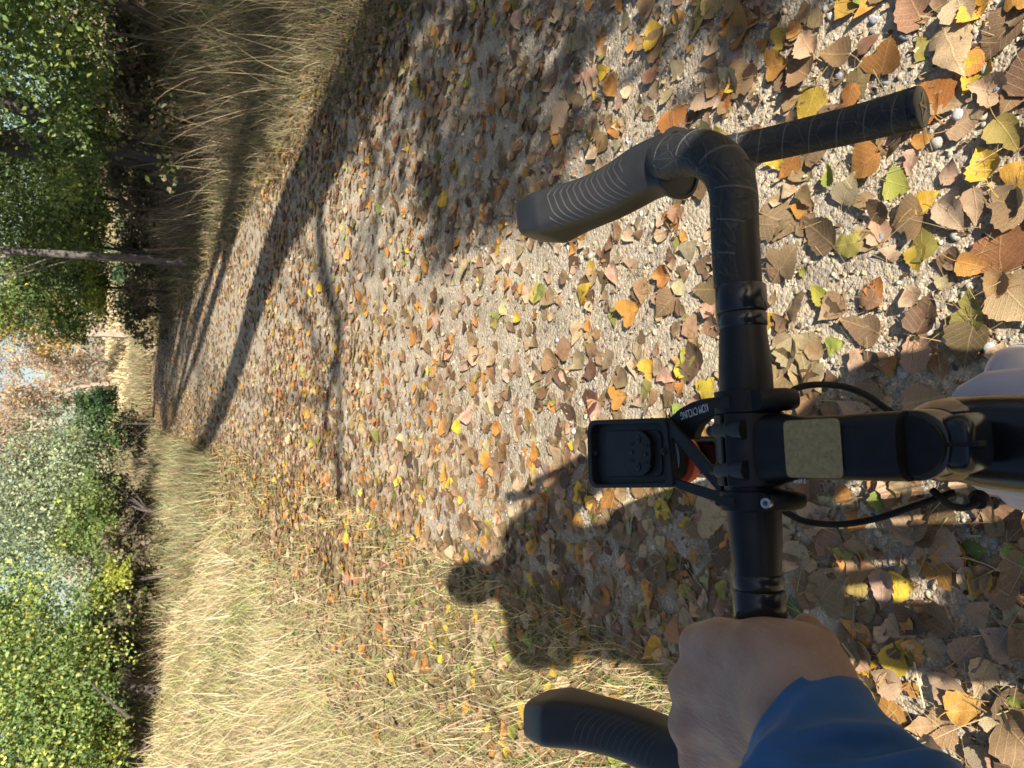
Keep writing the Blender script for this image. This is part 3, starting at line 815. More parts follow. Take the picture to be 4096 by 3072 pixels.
def pick(pal, n, s=0.16):
    w = np.array([p[1] for p in pal]); c = np.array([p[0] for p in pal])[rng.choice(len(pal), n, p=w / w.sum())]
    return np.clip(c * (1 + rng.normal(0, s, (n, 1))) * (1 + rng.normal(0, 0.05, (n, 3))), 0.01, 0.9)
def polar(n, a0, a1, r0, r1, cond):
    out = []
    while sum(map(len, out)) < n:
        a = rng.uniform(R(a0), R(a1), n); r = np.exp(rng.uniform(np.log(r0), np.log(r1), n))
        x, y = np.sin(a) * r, np.cos(a) * r
        k = cond(x, y); out.append(np.stack([x, y], -1)[k])
    return np.concatenate(out)[:n]
STRAW = [((.54, .44, .26), 4), ((.47, .365, .205), 4), ((.62, .53, .35), 2.5), ((.37, .26, .14), 2.2), ((.36, .38, .12), 1.8), ((.24, .30, .08), 1.0)]
FRINGE = [((.16, .22, .06), 2), ((.26, .29, .09), 2), ((.48, .37, .19), 3.5), ((.58, .47, .27), 2.5)]
OLIVE_G = [((.26, .205, .115), 4), ((.34, .27, .155), 3), ((.17, .16, .07), 3), ((.10, .12, .045), 2.5), ((.21, .15, .085), 2.5)]
def left_d(x, y): return xc(y) - HALF - x
def right_d(x, y): return x - xc(y) - HALF
def gbase(xy): return np.concatenate([xy, ground_h(xy[:, 0], xy[:, 1])[:, None]], 1)
def wide(xy, k=0.62): return np.maximum(0.0027, np.hypot(xy[:, 0], xy[:, 1]) * k / FPX)
def patchy(xy):
    n = len(xy); a = pick(STRAW, n, 0.22); b = pick([((.34, .37, .13), 3), ((.44, .42, .18), 3), ((.24, .27, .09), 2)], n, 0.2)
    f = np.sin(xy[:, 0] * 1.9 + 1.1 * np.sin(xy[:, 1] * 0.8)) * np.sin(xy[:, 1] * 1.15 + 0.7 * xy[:, 0]) + 0.5 * np.sin(xy[:, 0] * 4.7 + xy[:, 1] * 2.9)
    return np.where((rng.uniform(0, 1, n) < 0.12 + 0.45 * np.clip(f, 0, 1))[:, None], b, a)
parts = []
# matted straw on the left, lying over towards the far left
n = 125000
xy = polar(n, -62, -2, 0.9, 48, lambda x, y: (left_d(x, y) > 0.38 + 0.9 * rng.uniform(0, 1, len(x))))
d = np.hypot(xy[:, 0], xy[:, 1])
parts.append(blades(gbase(xy), rng.uniform(0.09, 0.32, n), wide(xy, 0.46), R(120) + rng.normal(0, 1.0, n), np.abs(rng.normal(1.08, 0.34, n)), rng.uniform(0.1, 0.9, n), patchy(xy)))
n = 16000
xy = polar(n, -60, -3, 1.0, 45, lambda x, y: (left_d(x, y) > 0.9))
clump = np.sin(xy[:, 0] * 2.3 + 1) * np.sin(xy[:, 1] * 1.7 + xy[:, 0])
xy = xy[clump > 0.15]; n = len(xy)
parts.append(blades(gbase(xy), rng.uniform(0.25, 0.55, n), wide(xy, 0.5), R(120) + rng.normal(0, 0.9, n), np.abs(rng.normal(0.55, 0.3, n)), rng.uniform(0.2, 1.1, n), pick(STRAW[:4], n)))
V, F, C = join_blades(parts)
tag(link('dry_grass', mesh_np('dry_grass', V, F, C), M['grass']), 'sunlit straw coloured dry grass on the left bank', 'grass', kind='stuff')
# loose straws lying on the gravel and the leaves
n = 2600
y = np.exp(rng.uniform(np.log(.6), np.log(8), n)); x = xc(y) + np.clip(-HALF + rng.exponential(.9, n), -HALF, HALF)
xy = np.stack([x, y], -1); b_ = gbase(xy); b_[:, 2] += .014 + rng.uniform(0, .008, n)
V, F, C = join_blades([blades(b_, rng.uniform(.02, .11, n), np.full(n, .0016), rng.uniform(0, 6.28, n), np.full(n, 1.52), rng.uniform(-.1, .12, n), pick([((.50, .38, .19), 3), ((.40, .24, .10), 2), ((.58, .48, .22), 2)], n))])
tag(link('loose_straw', mesh_np('loose_straw', V, F, C), M['grass']), 'short loose straws and leaf stalks strewn on the gravel', 'straw', kind='stuff')
# green fringe between path and straw
n = 15000
xy = polar(n, -60, -3, 0.8, 30, lambda x, y: (left_d(x, y) > -0.06) & (left_d(x, y) < 1.9 * rng.uniform(0, 1, len(x)) ** 1.3) & (np.sin(x * 4 + y * 1.3) * np.sin(y * 2.1) > -0.35))
V, F, C = join_blades([blades(gbase(xy), rng.uniform(0.04, 0.15, n), wide(xy, 0.45), rng.uniform(0, 6.28, n), np.abs(rng.normal(0.7, 0.35, n)), rng.uniform(0.1, 1.0, n), pick(FRINGE, n))])
tag(link('green_grass', mesh_np('green_grass', V, F, C), M['grass']), 'short green and yellow grass along the left path edge', 'grass', kind='stuff')
# tall grass on the right bank
parts = []
n = 60000
xy = polar(n, -1, 62, 2.2, 40, lambda x, y: right_d(x, y) > 0.12 + 0.25 * rng.uniform(0, 1, len(x)))
dd = right_d(xy[:, 0], xy[:, 1])
Lb = np.clip(0.16 + 0.66 * smooth01(dd / 2.4), 0, 0.9) * rng.uniform(0.55, 1.25, n)
parts.append(blades(gbase(xy), Lb, wide(xy), R(150) + rng.normal(0, 1.3, n), np.abs(rng.normal(0.35, 0.28, n)), rng.uniform(0.2, 1.5, n), pick(OLIVE_G, n)))
n = 20000
xy = polar(n, -1, 62, 2.0, 30, lambda x, y: (right_d(x, y) > -0.05) & (right_d(x, y) < 2.0))
parts.append(blades(gbase(xy), rng.uniform(0.06, 0.28, n), wide(xy, 0.6), rng.uniform(0, 6.28, n), np.abs(rng.normal(0.9, 0.35, n)), rng.uniform(0, 0.8, n), pick(OLIVE_G, n)))
# pale seed stalks
n = 1500
xy = polar(n, 4, 60, 3.2, 26, lambda x, y: right_d(x, y) > 0.55)
Ls = rng.uniform(0.65, 1.15, n); az = R(165) + rng.normal(0, 1.2, n)
parts.append(blades(gbase(xy), Ls, wide(xy, 0.8), az, np.abs(rng.normal(0.28, 0.2, n)), rng.uniform(0.2, 1.1, n), pick([((.46, .36, .22), 3), ((.36, .26, .15), 2)], n), 4))
V, F, C = join_blades(parts)
tag(link('tall_grass', mesh_np('tall_grass', V, F, C), M['grass']), 'tall olive and beige grass with pale stalks on the right bank', 'grass', kind='stuff')
# the field at the end of the path and the tufts that hide its bend
parts = []
n = 26000
xy = polar(n, -14, 12, 30, 120, lambda x, y: (np.abs(x - xc(y)) > HALF * 0.9) | (y > 36))
parts.append(blades(gbase(xy), rng.uniform(0.2, 0.45, n), wide(xy, 0.9), rng.uniform(0, 6.28, n), np.abs(rng.normal(0.5, 0.3, n)), rng.uniform(0.1, 0.9, n), pick([((.60, .47, .27), 4), ((.52, .40, .22), 3), ((.66, .55, .35), 2)], n)))
n = 16000
xy = polar(n, -27, -2, 11.5, 32, lambda x, y: (left_d(x, y) > 0.15) & (y > 12.5 + 1.2 * np.sin(x * 1.1)))
parts.append(blades(gbase(xy), rng.uniform(0.2, 0.6, n), wide(xy, 0.8), rng.uniform(0, 6.28, n), np.abs(rng.normal(0.45, 0.3, n)), rng.uniform(0.1, 1.0, n), pick(OLIVE_G + [((.30, .33, .16), 3)], n)))
n = 14000
xy = polar(n, -9, 9, 30, 46, lambda x, y: (np.abs(x - xc(y)) > HALF * 0.85) | (y > 33))
parts.append(blades(gbase(xy), rng.uniform(0.3, 0.8, n), wide(xy, 0.9), rng.uniform(0, 6.28, n), np.abs(rng.normal(0.35, 0.25, n)), rng.uniform(0.1, 1.0, n), pick(OLIVE_G, n)))
V, F, C = join_blades(parts)
tag(link('field_grass', mesh_np('field_grass', V, F, C), M['grass']), 'pale beige meadow beyond the end of the path', 'grass', kind='stuff')
# dead stems and brush in the gloom under the shrubs
parts = []
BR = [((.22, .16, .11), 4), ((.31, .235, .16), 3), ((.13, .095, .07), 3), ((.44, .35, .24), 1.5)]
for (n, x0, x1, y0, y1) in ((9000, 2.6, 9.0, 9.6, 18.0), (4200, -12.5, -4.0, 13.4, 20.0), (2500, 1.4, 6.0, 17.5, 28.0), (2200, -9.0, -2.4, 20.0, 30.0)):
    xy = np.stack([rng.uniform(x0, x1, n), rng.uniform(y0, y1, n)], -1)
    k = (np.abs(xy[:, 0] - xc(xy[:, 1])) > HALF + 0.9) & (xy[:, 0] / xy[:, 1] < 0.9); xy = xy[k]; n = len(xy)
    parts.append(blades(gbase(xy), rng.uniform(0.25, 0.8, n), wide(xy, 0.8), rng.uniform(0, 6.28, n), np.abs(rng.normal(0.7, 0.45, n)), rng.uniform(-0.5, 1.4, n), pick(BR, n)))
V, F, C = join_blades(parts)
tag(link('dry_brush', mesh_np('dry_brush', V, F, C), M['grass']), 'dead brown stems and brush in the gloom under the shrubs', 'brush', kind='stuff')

# ------------------------------------------------------------------ trees and shrubs
def leaf_cards(cen, size, cols):
    n = len(cen)
    Rm = rot_mats(n); a = Rm[:, :, 0]; b = Rm[:, :, 1]; c = Rm[:, :, 2]
    s = size[:, None]
    V = np.stack([cen - a * s * 0.5, cen + b * s * 0.30 + c * s * 0.08 - a * s * 0.08, cen + a * s * 0.5, cen - b * s * 0.30 + c * s * 0.08 - a * s * 0.08], 1)
    F = np.arange(n * 4).reshape(-1, 4)
    return V.reshape(-1, 3), F, np.repeat(cols, 4, 0)
def crown_np(blobs, n, size, pal, clump=70, spread=0.20, fill=0.55):
    vol = np.array([b[3] * b[4] * b[5] for b in blobs]) ** 0.75
    which = rng.choice(len(blobs), max(1, n // clump), p=vol / vol.sum())
    B = np.array(blobs, float)[which]; m = len(which)
    dirs = rng.normal(size=(m, 3)); dirs /= np.linalg.norm(dirs, axis=1)[:, None]
    rad = rng.uniform(0, 1, m) ** fill
    cc = B[:, :3] + dirs * rad[:, None] * B[:, 3:6]
    cs = rng.uniform(0.55, 1.5, m) * spread * (B[:, 3] * B[:, 4] * B[:, 5]) ** (1 / 3)
    tone = rng.normal(0, 0.22, m); shift = rng.uniform(0, 1, m)
    L = np.repeat(np.arange(m), clump)
    pos = cc[L] + rng.normal(0, 1, (len(L), 3)) * cs[L][:, None] * np.array([1, 1, 0.6])
    w = np.array([p[1] for p in pal], float); w /= w.sum(); cw = np.cumsum(w); cp = np.array([p[0] for p in pal])
    q = np.clip(shift[L] * 0.7 + rng.uniform(0, 1, len(L)) * 0.3, 0, 0.9999)
    col = cp[np.searchsorted(cw, q)] * (1 + tone[L])[:, None] * (1 + rng.normal(0, 0.16, (len(L), 1)))
    return leaf_cards(pos, size * rng.uniform(0.6, 1.3, len(L)), np.clip(col, 0.01, 0.85)), cc
PALS = dict(
    yellow_green=[((0.101, 0.160, 0.051), 3), ((0.173, 0.246, 0.066), 3), ((0.302, 0.340, 0.079), 2.2), ((0.524, 0.454, 0.109), .7)],
    mid_green=[((0.083, 0.130, 0.033), 3), ((0.144, 0.196, 0.053), 3.5), ((0.237, 0.273, 0.071), 2), ((0.420, 0.369, 0.071), .6)],
    dark_green=[((0.033, 0.068, 0.024), 4), ((0.060, 0.112, 0.033), 3), ((0.105, 0.165, 0.045), 1)],
    silver=[((0.144, 0.187, 0.101), 3), ((0.245, 0.287, 0.159), 3), ((0.359, 0.389, 0.230), 2), ((0.101, 0.144, 0.057), 2)],
    bright=[((0.250, 0.300, 0.050), 3), ((0.350, 0.362, 0.062), 3), ((0.150, 0.213, 0.037), 2)],
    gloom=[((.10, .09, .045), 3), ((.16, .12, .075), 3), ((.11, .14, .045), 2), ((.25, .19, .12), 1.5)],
    gold=[((.50, .33, .05), 3), ((.40, .24, .05), 3), ((.58, .42, .12), 1)],
    buff=[((.38, .26, .16), 3), ((.46, .34, .22), 3), ((.30, .20, .13), 2), ((.48, .38, .14), 1)],
)
def gz(x, y): return float(ground_h(x, y))
def tree(name, label, cat, base, blobs, n, size, pal, trunks=(), bark='bark', limbs=10, group=None, spread=0.20, fill=0.55, clump=70, lr=0.02):
    bx, by = base; bz = gz(bx, by) - 0.05
    root = empty(name, (bx, by, bz)); tag(root, label, cat, group)
    (V, F, C), cc = crown_np(blobs, n, size, PALS[pal], clump, spread, fill)
    keepm = V[:, 2] > bz; 
    link('crown', mesh_np('crown', V, [F], C), M['foliage'], root)
    rs = random.Random(int(bx * 100 + by * 10))
    if not trunks:
        top = max(b[2] for b in blobs); c0 = blobs[0]
        trunks = [[(bx, by, bz), (bx * .8 + c0[0] * .2, by * .8 + c0[1] * .2, bz + (top - bz) * .45), (c0[0], c0[1], top)]]
        rad = [[0.038, 0.03, 0.012]]
        trunks = [(t, r) for t, r in zip(trunks, rad)]
    for pts, rad in trunks:
        pts = [Vector(p) for p in pts]
        cp = catmull(pts, 5)
        mb = MB(); mb.tube(cp, lerpn(rad, len(cp)), 10)
        mb.build('trunk', M[bark], root, smooth=60)
    tips = [cc[rs.randrange(len(cc))] for _ in range(limbs)]
    mb = MB()
    for t in tips:
        pts, rad = trunks[rs.randrange(len(trunks))]
        cp = catmull([Vector(p) for p in pts], 5); t = Vector(t)
        low = [p for p in cp if p.z < t.z] or [cp[0]]
        s = low[max(0, int(len(low) * rs.uniform(0.4, 0.95)) - 1)]
        mid = s.lerp(t, 0.5) + Vector((rs.uniform(-.15, .15), rs.uniform(-.15, .15), rs.uniform(0, .25)))
        q = catmull([s, mid, t], 4); mb.tube(q, lerpn([lr, lr * .6, lr * .2], len(q)), 5)
    if limbs: tag(mb.build('limbs', M[bark], root, smooth=60), kind='stuff')
    return root
def blob(px, py, y, rx, ry, rz):
    p = PY(px, py, y); return (p.x, p.y, p.z, rx, ry, rz)

# right of the path
tree('leafy_shrub', 'large yellow green shrub in the upper left corner of the picture beside tall grass', 'shrub', (4.3, 9.6),
     [(4.2, 9.4, 2.7, 1.25, 1.1, 1.15), (5.6, 10.2, 3.2, 1.7, 1.4, 1.7), (3.95, 9.9, 2.25, .75, .8, .75), (3.5, 10.3, 1.75, .7, .7, .34), (4.6, 9.6, 1.75, .9, .7, .40), (5.2, 9.3, 2.1, 1.1, .9, .6), (4.0, 9.6, 3.9, 1.2, 1.0, .9)], 31000, 0.070, 'yellow_green',
     [([(4.3, 9.9, 0.2), (4.35, 9.9, 1.5), (4.5, 9.9, 3.2)], [.035, .03, .012]), ([(4.1, 9.9, 0.2), (4.0, 9.9, 1.4), (3.95, 9.9, 2.6)], [.025, .02, .008]), ([(4.8, 10, 0.2), (5.2, 10, 1.6), (5.5, 10, 3.4)], [.03, .025, .01])], limbs=14, lr=.010, spread=.24)
t1 = [PY(-70, 66, 13), PY(0, 97, 13), PY(34, 112, 13), PY(66, 128, 13), PY(100, 142, 13)]; b1 = Vector((t1[-1].x - .1, 13, gz(t1[-1].x, 13) - .1))
tree('leaning_tree', 'dark slanting trunk just below the upper corner shrub in the picture', 'tree', (b1.x, 13),
     [blob(-60, 90, 13.5, 1.6, 1.3, 1.0), blob(62, 108, 13.2, .9, .8, .6), blob(80, 128, 12.4, .7, .7, .45), blob(92, 104, 12.2, .9, .7, .40), blob(100, 140, 12.3, .6, .6, .3)], 9000, 0.068, 'mid_green',
     [([b1] + t1[::-1], [.15, .14, .135, .14, .15, .13])], limbs=8, fill=0.7)
t2 = [PY(-60, 140, 14.5), PY(0, 143, 14.5), PY(50, 147, 14.5), PY(104, 150, 14.5)]; b2 = Vector((t2[-1].x, 14.5, gz(t2[-1].x, 14.5) - .1))
tree('upright_tree', 'thick dark upright trunk standing behind the leaning tree', 'tree', (b2.x, 14.5),
     [blob(-90, 150, 14.6, 1.6, 1.4, 1.2), blob(74, 165, 13.4, .9, .8, .6), blob(92, 150, 13.2, .8, .6, .40), blob(50, 178, 13.8, .7, .7, .5)], 7500, 0.068, 'mid_green',
     [([b2] + t2[::-1], [.24, .23, .22, .21, .20])], limbs=6, fill=0.7)
tree('green_tree', 'broad mid green tree between the thick dark trunk and the slender pole trunk', 'tree', (PY(60, 190, 17).x, 17.6),
     [blob(60, 178, 17, 1.25, 1.1, .95), blob(40, 215, 17.6, 1.35, 1.2, 1.05), blob(82, 215, 17.2, .95, .9, .5), blob(75, 180, 16.6, .8, .8, .5), blob(-10, 190, 18.5, 1.2, 1.2, .7), blob(15, 165, 17.6, .7, .8, .5)], 19000, 0.082, 'mid_green', limbs=14, fill=0.6, lr=.012)
p0 = PY(150, 260, 16.0); p0b = Vector((p0.x, 16.0, gz(p0.x, 16.0) - .1))
tree('pole_tree', 'slender bare grey trunk rising in front of the green trees', 'tree', (p0b.x, 16.0),
     [blob(-60, 250, 16.2, 1.1, 1.0, .8), blob(-90, 280, 16.4, .9, .9, .8)], 2600, 0.07, 'yellow_green',
     [([p0b, PY(110, 257, 16), PY(60, 254, 16), PY(0, 250.5, 16), PY(-70, 246, 16)], [.085, .075, .07, .062, .045])], bark='bark_grey', limbs=5)
tree('overhanging_tree', 'rounded green tree between the slender pole trunk and the sky gap', 'tree', (PY(60, 285, 21).x, 21.4),
     [blob(55, 268, 20.5, 1.1, 1.0, 1.15), blob(72, 300, 21, 1.0, 1.0, .95), blob(30, 292, 21.5, 1.0, 1.1, 1.0), blob(92, 276, 20.6, .75, .8, .4), blob(18, 262, 21.5, .9, .9, .7), blob(62, 322, 21.5, .6, .7, .75), blob(-25, 285, 22, 1.3, 1.2, .9), blob(45, 243, 20.4, .7, .8, .8)], 22000, 0.090, 'mid_green', limbs=16, fill=0.6, lr=.012)
tree('yellow_green_tree', 'sunlit yellow green bush low beside the slender trunk', 'shrub', (PY(90, 250, 19).x, 19),
     [blob(88, 244, 19, .75, .7, .38), blob(70, 238, 19.3, .65, .6, .4), blob(92, 296, 19.5, .55, .5, .30)], 3600, 0.075, 'bright', limbs=6)
tree('backing_tree', 'dense green tree far behind the leaning trunk', 'tree', (9.5, 24),
     [(9.5, 24, 4.2, 3.0, 2.2, 2.2), (7.0, 25, 3.2, 2.2, 2, 1.6), (12, 24, 3.0, 2.4, 2, 2.0), (5.4, 26, 2.8, 1.6, 1.5, 1.3), (6.0, 22, 1.3, 2.0, 1.2, .9), (9.5, 21, 1.4, 2.4, 1.2, 1.0), (3.6, 26, 1.4, 1.5, 1.2, .9)], 16000, 0.12, 'dark_green', limbs=8)
# left of the path
tree('dark_bush', 'dark green bush next to the sky gap at the far end of the path', 'shrub', (PY(100, 425, 29).x, 29),
     [blob(98, 422, 29, 1.05, 1.0, .75), blob(84, 405, 29, .7, .7, .6), blob(96, 445, 28, 1.0, .9, .8), blob(80, 436, 28.5, .8, .8, .7), blob(104, 400, 28.6, .6, .6, .35)], 9000, 0.10, 'dark_green', limbs=8)
tree('pale_willow', 'pale silvery green willow between the dark bush and the lower corner tree', 'shrub', (PY(90, 510, 20).x, 20.5),
     [blob(45, 500, 20, 1.7, 1.3, 1.3), blob(15, 540, 20, 1.8, 1.4, 1.3), blob(70, 545, 19.4, 1.2, 1.0, .8), blob(50, 460, 21.5, 1.2, 1.1, 1.0), blob(85, 485, 20, 1.1, 1.0, .5), blob(-30, 520, 21, 2.0, 1.6, 1.2)], 25000, 0.080, 'silver', limbs=18, fill=0.6, lr=.012)
tree('green_shrub', 'mid green shrub under the pale willow', 'shrub', (PY(100, 520, 18.6).x, 18.8),
     [blob(86, 470, 20.8, 1.0, .9, .7), blob(98, 505, 18.6, 1.0, .8, .45), blob(80, 520, 18.8, .9, .8, .55), blob(104, 540, 18, .7, .7, .35)], 6500, 0.08, 'mid_green', limbs=8)
tree('sapling', 'small bright yellow green sapling at the edge of the straw grass', 'sapling', (PY(118, 580, 14.5).x, 14.5),
     [blob(106, 588, 14.5, .30, .28, .22), blob(116, 576, 14.4, .34, .3, .25), blob(124, 570, 14.4, .22, .22, .16)], 1500, 0.075, 'bright', limbs=6, lr=0.008)
tree('dense_left_tree', 'dense green tree in the lower left corner of the picture beside the straw bank', 'tree', (PY(90, 690, 13).x, 13.4),
     [blob(60, 650, 13, 1.1, 1.0, .95), blob(40, 710, 12.6, 1.3, 1.1, 1.0), blob(84, 720, 12.4, .9, .8, .5), blob(50, 765, 12.2, 1.2, 1.0, 1.0), blob(-10, 680, 13.4, 1.6, 1.3, .9), blob(15, 620, 14, 1.0, 1.0, .8), blob(90, 762, 12, .7, .7, .45), blob(20, 810, 12.2, 1.3, 1.2, 1.2)], 34000, 0.068, 'yellow_green',
     [([(PY(120, 700, 13.2).x, 13.2, .3), PY(70, 690, 13.2), PY(-10, 690, 13.3)], [.09, .07, .03]), ([(PY(120, 760, 12.6).x, 12.6, .3), PY(60, 755, 12.5), PY(-10, 765, 12.5)], [.07, .055, .02])], limbs=20, fill=0.6)
tree('backing_shrub', 'dark green foliage mass behind the left trees', 'tree', (-11, 22),
     [(-11, 22, 3.4, 3.0, 2, 2.2), (-7.6, 24, 3.0, 2.4, 2, 2.0), (-14, 20, 3.2, 2.5, 2, 2.2), (-5.0, 27, 2.8, 1.8, 1.6, 1.4), (-6.2, 19, 1.5, 1.8, 1.0, .8), (-9.5, 17.5, 1.6, 2.2, 1.0, .9), (-4.3, 24, 1.5, 1.8, 1.0, .8), (-13, 16, 1.6, 2, 1, .9)], 17000, 0.12, 'dark_green', limbs=6)
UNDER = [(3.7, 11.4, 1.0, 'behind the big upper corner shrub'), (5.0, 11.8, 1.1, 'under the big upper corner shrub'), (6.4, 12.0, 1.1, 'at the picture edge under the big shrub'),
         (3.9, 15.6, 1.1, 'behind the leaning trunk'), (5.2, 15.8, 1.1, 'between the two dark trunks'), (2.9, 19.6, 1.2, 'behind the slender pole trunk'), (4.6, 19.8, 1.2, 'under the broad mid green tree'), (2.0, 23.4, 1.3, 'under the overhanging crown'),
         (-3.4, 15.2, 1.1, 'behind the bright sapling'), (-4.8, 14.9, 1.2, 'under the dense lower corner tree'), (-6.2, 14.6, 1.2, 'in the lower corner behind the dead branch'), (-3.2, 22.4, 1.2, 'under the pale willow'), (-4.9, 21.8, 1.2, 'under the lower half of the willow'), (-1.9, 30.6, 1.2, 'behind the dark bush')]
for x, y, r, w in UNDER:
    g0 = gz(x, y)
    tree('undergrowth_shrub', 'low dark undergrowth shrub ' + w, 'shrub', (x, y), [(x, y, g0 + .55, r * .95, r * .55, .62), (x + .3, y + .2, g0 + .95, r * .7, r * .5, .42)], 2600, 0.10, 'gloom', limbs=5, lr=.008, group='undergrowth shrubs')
# a dead grey branch leaning in the left understory
mb = MB(); q = catmull([PY(80, 670, 12), PY(98, 690, 11.9), PY(114, 705, 11.8), PY(130, 718, 11.7)], 4); mb.tube(q, lerpn([.008, .016, .02, .024], len(q)), 7)
tag(mb.build('dead_branch', M['bark']), 'grey dead branch leaning under the dense left tree', 'branch')

# distant, half bare autumn trees
def bare_tree(name, label, x, y, h, seed, pal, nleaf, size):
    rs = random.Random(seed); bz = gz(x, y) - .1
    root = empty(name, (x, y, bz)); tag(root, label, 'tree', None)
    mb = MB(); mt = MB(); tips = []
    def grow(p, d, L, r, lev, m):
        q = [p]; dd = d.copy()
        for k in range(3):
            dd = (dd + Vector((rs.gauss(0, .16), rs.gauss(0, .16), rs.gauss(0.03, .08)))).normalized(); q.append(q[-1] + dd * L / 3)
        m.tube(q, lerpn([r, r * .65], 4), 6 if lev < 2 else 4, cap=False)
        if lev >= 2: tips.extend(q[1:])
        if lev < 4:
            for k in range(rs.choice((3, 4)) if lev else 5):
                s = q[rs.choice((1, 2, 3, 3))]
                nd = (dd + Vector((rs.gauss(0, .65), rs.gauss(0, .65), rs.gauss(.12, .35)))).normalized()
                grow(s, nd, L * rs.uniform(.5, .75), r * .5, lev + 1, mb)
    grow(Vector((x, y, bz)), Vector((rs.gauss(0, .05), rs.gauss(0, .05), 1)), h * .40, h * .018, 0, mt)
    mt.build('trunk', M['twig'], root, smooth=60)
    tag(mb.build('branches', M['twig'], root, smooth=60), kind='stuff')
    T = np.array([t[:] for t in tips]); ii = rng.integers(0, len(T), nleaf)
    cen = T[ii] + rng.normal(0, 0.25, (nleaf, 3))
    V, F, C = leaf_cards(cen, size * rng.uniform(.6, 1.3, nleaf), pick(PALS[pal], nleaf))
    link('crown', mesh_np('crown', V, [F], C), M['foliage'], root)
for k, (px, y, h, pal, nl, lab) in enumerate([
    (335, 52, 11, 'gold', 5200, 'golden yellow autumn tree in the distance beside the green crown'),
    (362, 64, 8.0, 'buff', 2600, 'thin buff coloured tree in the distance next to the golden one'),
    (384, 58, 10.5, 'buff', 3000, 'tall half bare tree straight ahead at the end of the path'),
    (402, 70, 11.5, 'buff', 3000, 'broad bare crowned tree far beyond the meadow'),
    (425, 54, 10, 'buff', 2600, 'pale twiggy tree above the dark green bush'),
    (446, 66, 9.5, 'gold', 1700, 'sparse tree with yellow leaves above the dark bush'),
    (470, 60, 10, 'buff', 2800, 'brownish bare tree behind the pale willow'),
    (310, 66, 9, 'buff', 2600, 'brown bare tree glimpsed through the green crown')]):
    q = PY(110, px, y); bare_tree('autumn_tree', lab, q.x, y, h, 40 + k, pal, nl, 0.20)
n = 16000
xw = rng.uniform(-60, 60, n); yw = rng.uniform(92, 112, n); zw = ground_h(xw, yw) + rng.uniform(0, 1, n) ** 1.4 * (4.5 + 2.5 * np.sin(xw * .31) + 1.2 * np.sin(xw * 1.1))
V, F, C = leaf_cards(np.stack([xw, yw, zw], -1), rng.uniform(.4, .8, n), pick(PALS['buff'][:3] + [((.18, .17, .08), 2)], n))
tag(link('far_woodland', mesh_np('far_woodland', V, [F], C), M['foliage']), 'far brown woodland along the horizon', 'woodland', kind='stuff')

# trees behind and beside the rider: only their shadows reach the picture
def S(x, y, z): return (x, y, z)
tree('cottonwood_tree', 'tall cottonwood behind the rider whose trunk shadow crosses the path', 'tree', (3.95, -3.7),
     [(3.1, -3.2, 2.9, .9, 1.2, .6), (3.3, -2.2, 3.3, 1.0, .9, .5), (3.0, -4.6, 3.2, .8, .8, .5), (2.7, -1.6, 1.9, .5, .7, .4), (5.6, -3.4, 4.6, 1.5, 1.6, 1.2), (6.4, -2.0, 5.8, 1.5, 1.5, 1.3), (4.8, -5.2, 10, 1.6, 1.6, 1.5)], 8200, 0.085, 'gold',
     [([S(3.95, -3.7, -.05), S(4.05, -3.65, 2.2), S(4.12, -3.7, 4.0), S(4.35, -3.65, 5.6), S(3.9, -3.7, 7.4), S(3.9, -3.8, 9.5)], [.38, .36, .35, .33, .28, .17]),
      ([S(4.12, -3.7, 3.9), S(3.7, -3.2, 4.45), S(2.84, -3.84, 4.5), S(2.45, -3.6, 4.5), S(1.9, -3.3, 4.5)], [.075, .062, .052, .042, .026]),
      ([S(2.84, -3.84, 4.5), S(2.3, -3.95, 4.55), S(1.7, -4.1, 4.6)], [.036, .03, .016])], limbs=9, lr=0.025)
tree('cottonwood_tree', 'leafy cottonwood right of the rider shading the tall grass', 'tree', (6.6, -0.6),
     [(6.6, -.6, 3.4, 1.6, 1.8, 1.2), (7.4, .4, 4.6, 1.8, 1.7, 1.4), (5.9, -1.6, 4.6, 1.3, 1.4, 1.0), (7.2, -.6, 6.2, 1.7, 1.7, 1.2), (8.6, 1.6, 3.4, 1.6, 1.6, 1.2)], 6000, 0.10, 'yellow_green',
     [([S(6.6, -.6, -.05), S(6.6, -.5, 3), S(6.9, -.4, 6.5)], [.16, .13, .05])], limbs=12, lr=0.03)
tree('cottonwood_tree', 'cottonwood beside the right bank just out of view', 'tree', (6.2, 4.2),
     [(6.4, 3.0, 4.4, 1.4, 1.1, .8), (7.6, 2.4, 3.6, 1.2, 1.1, .9), (6.0, 2.0, 4.6, 1.3, 1.0, .6), (8.0, 2.4, 4.8, 1.4, 1.2, .7)], 4200, 0.10, 'yellow_green',
     [([S(6.2, 4.2, 0), S(6.25, 4.2, 3.5), S(6.0, 4.3, 9.0)], [.19, .18, .12]), ([S(5.4, 3.2, 0), S(5.3, 3.2, 4), S(5.5, 3.2, 8)], [.16, .15, .10])], limbs=10, lr=0.03)
tree('cottonwood_tree', 'cottonwood further along the right bank out of view', 'tree', (6.6, 9.8),
     [(7.2, 9.8, 5.0, 1.5, 1.5, 1.2), (6.6, 10.4, 6.6, 1.6, 1.5, 1.2)], 6000, 0.10, 'mid_green',
     [([S(6.6, 9.8, 0), S(6.5, 9.8, 4), S(6.3, 9.9, 10.0)], [.20, .19, .13]), ([S(5.6, 7.4, 0), S(5.7, 7.4, 4), S(5.4, 7.4, 9.5)], [.17, .16, .11])], limbs=10, lr=0.03)
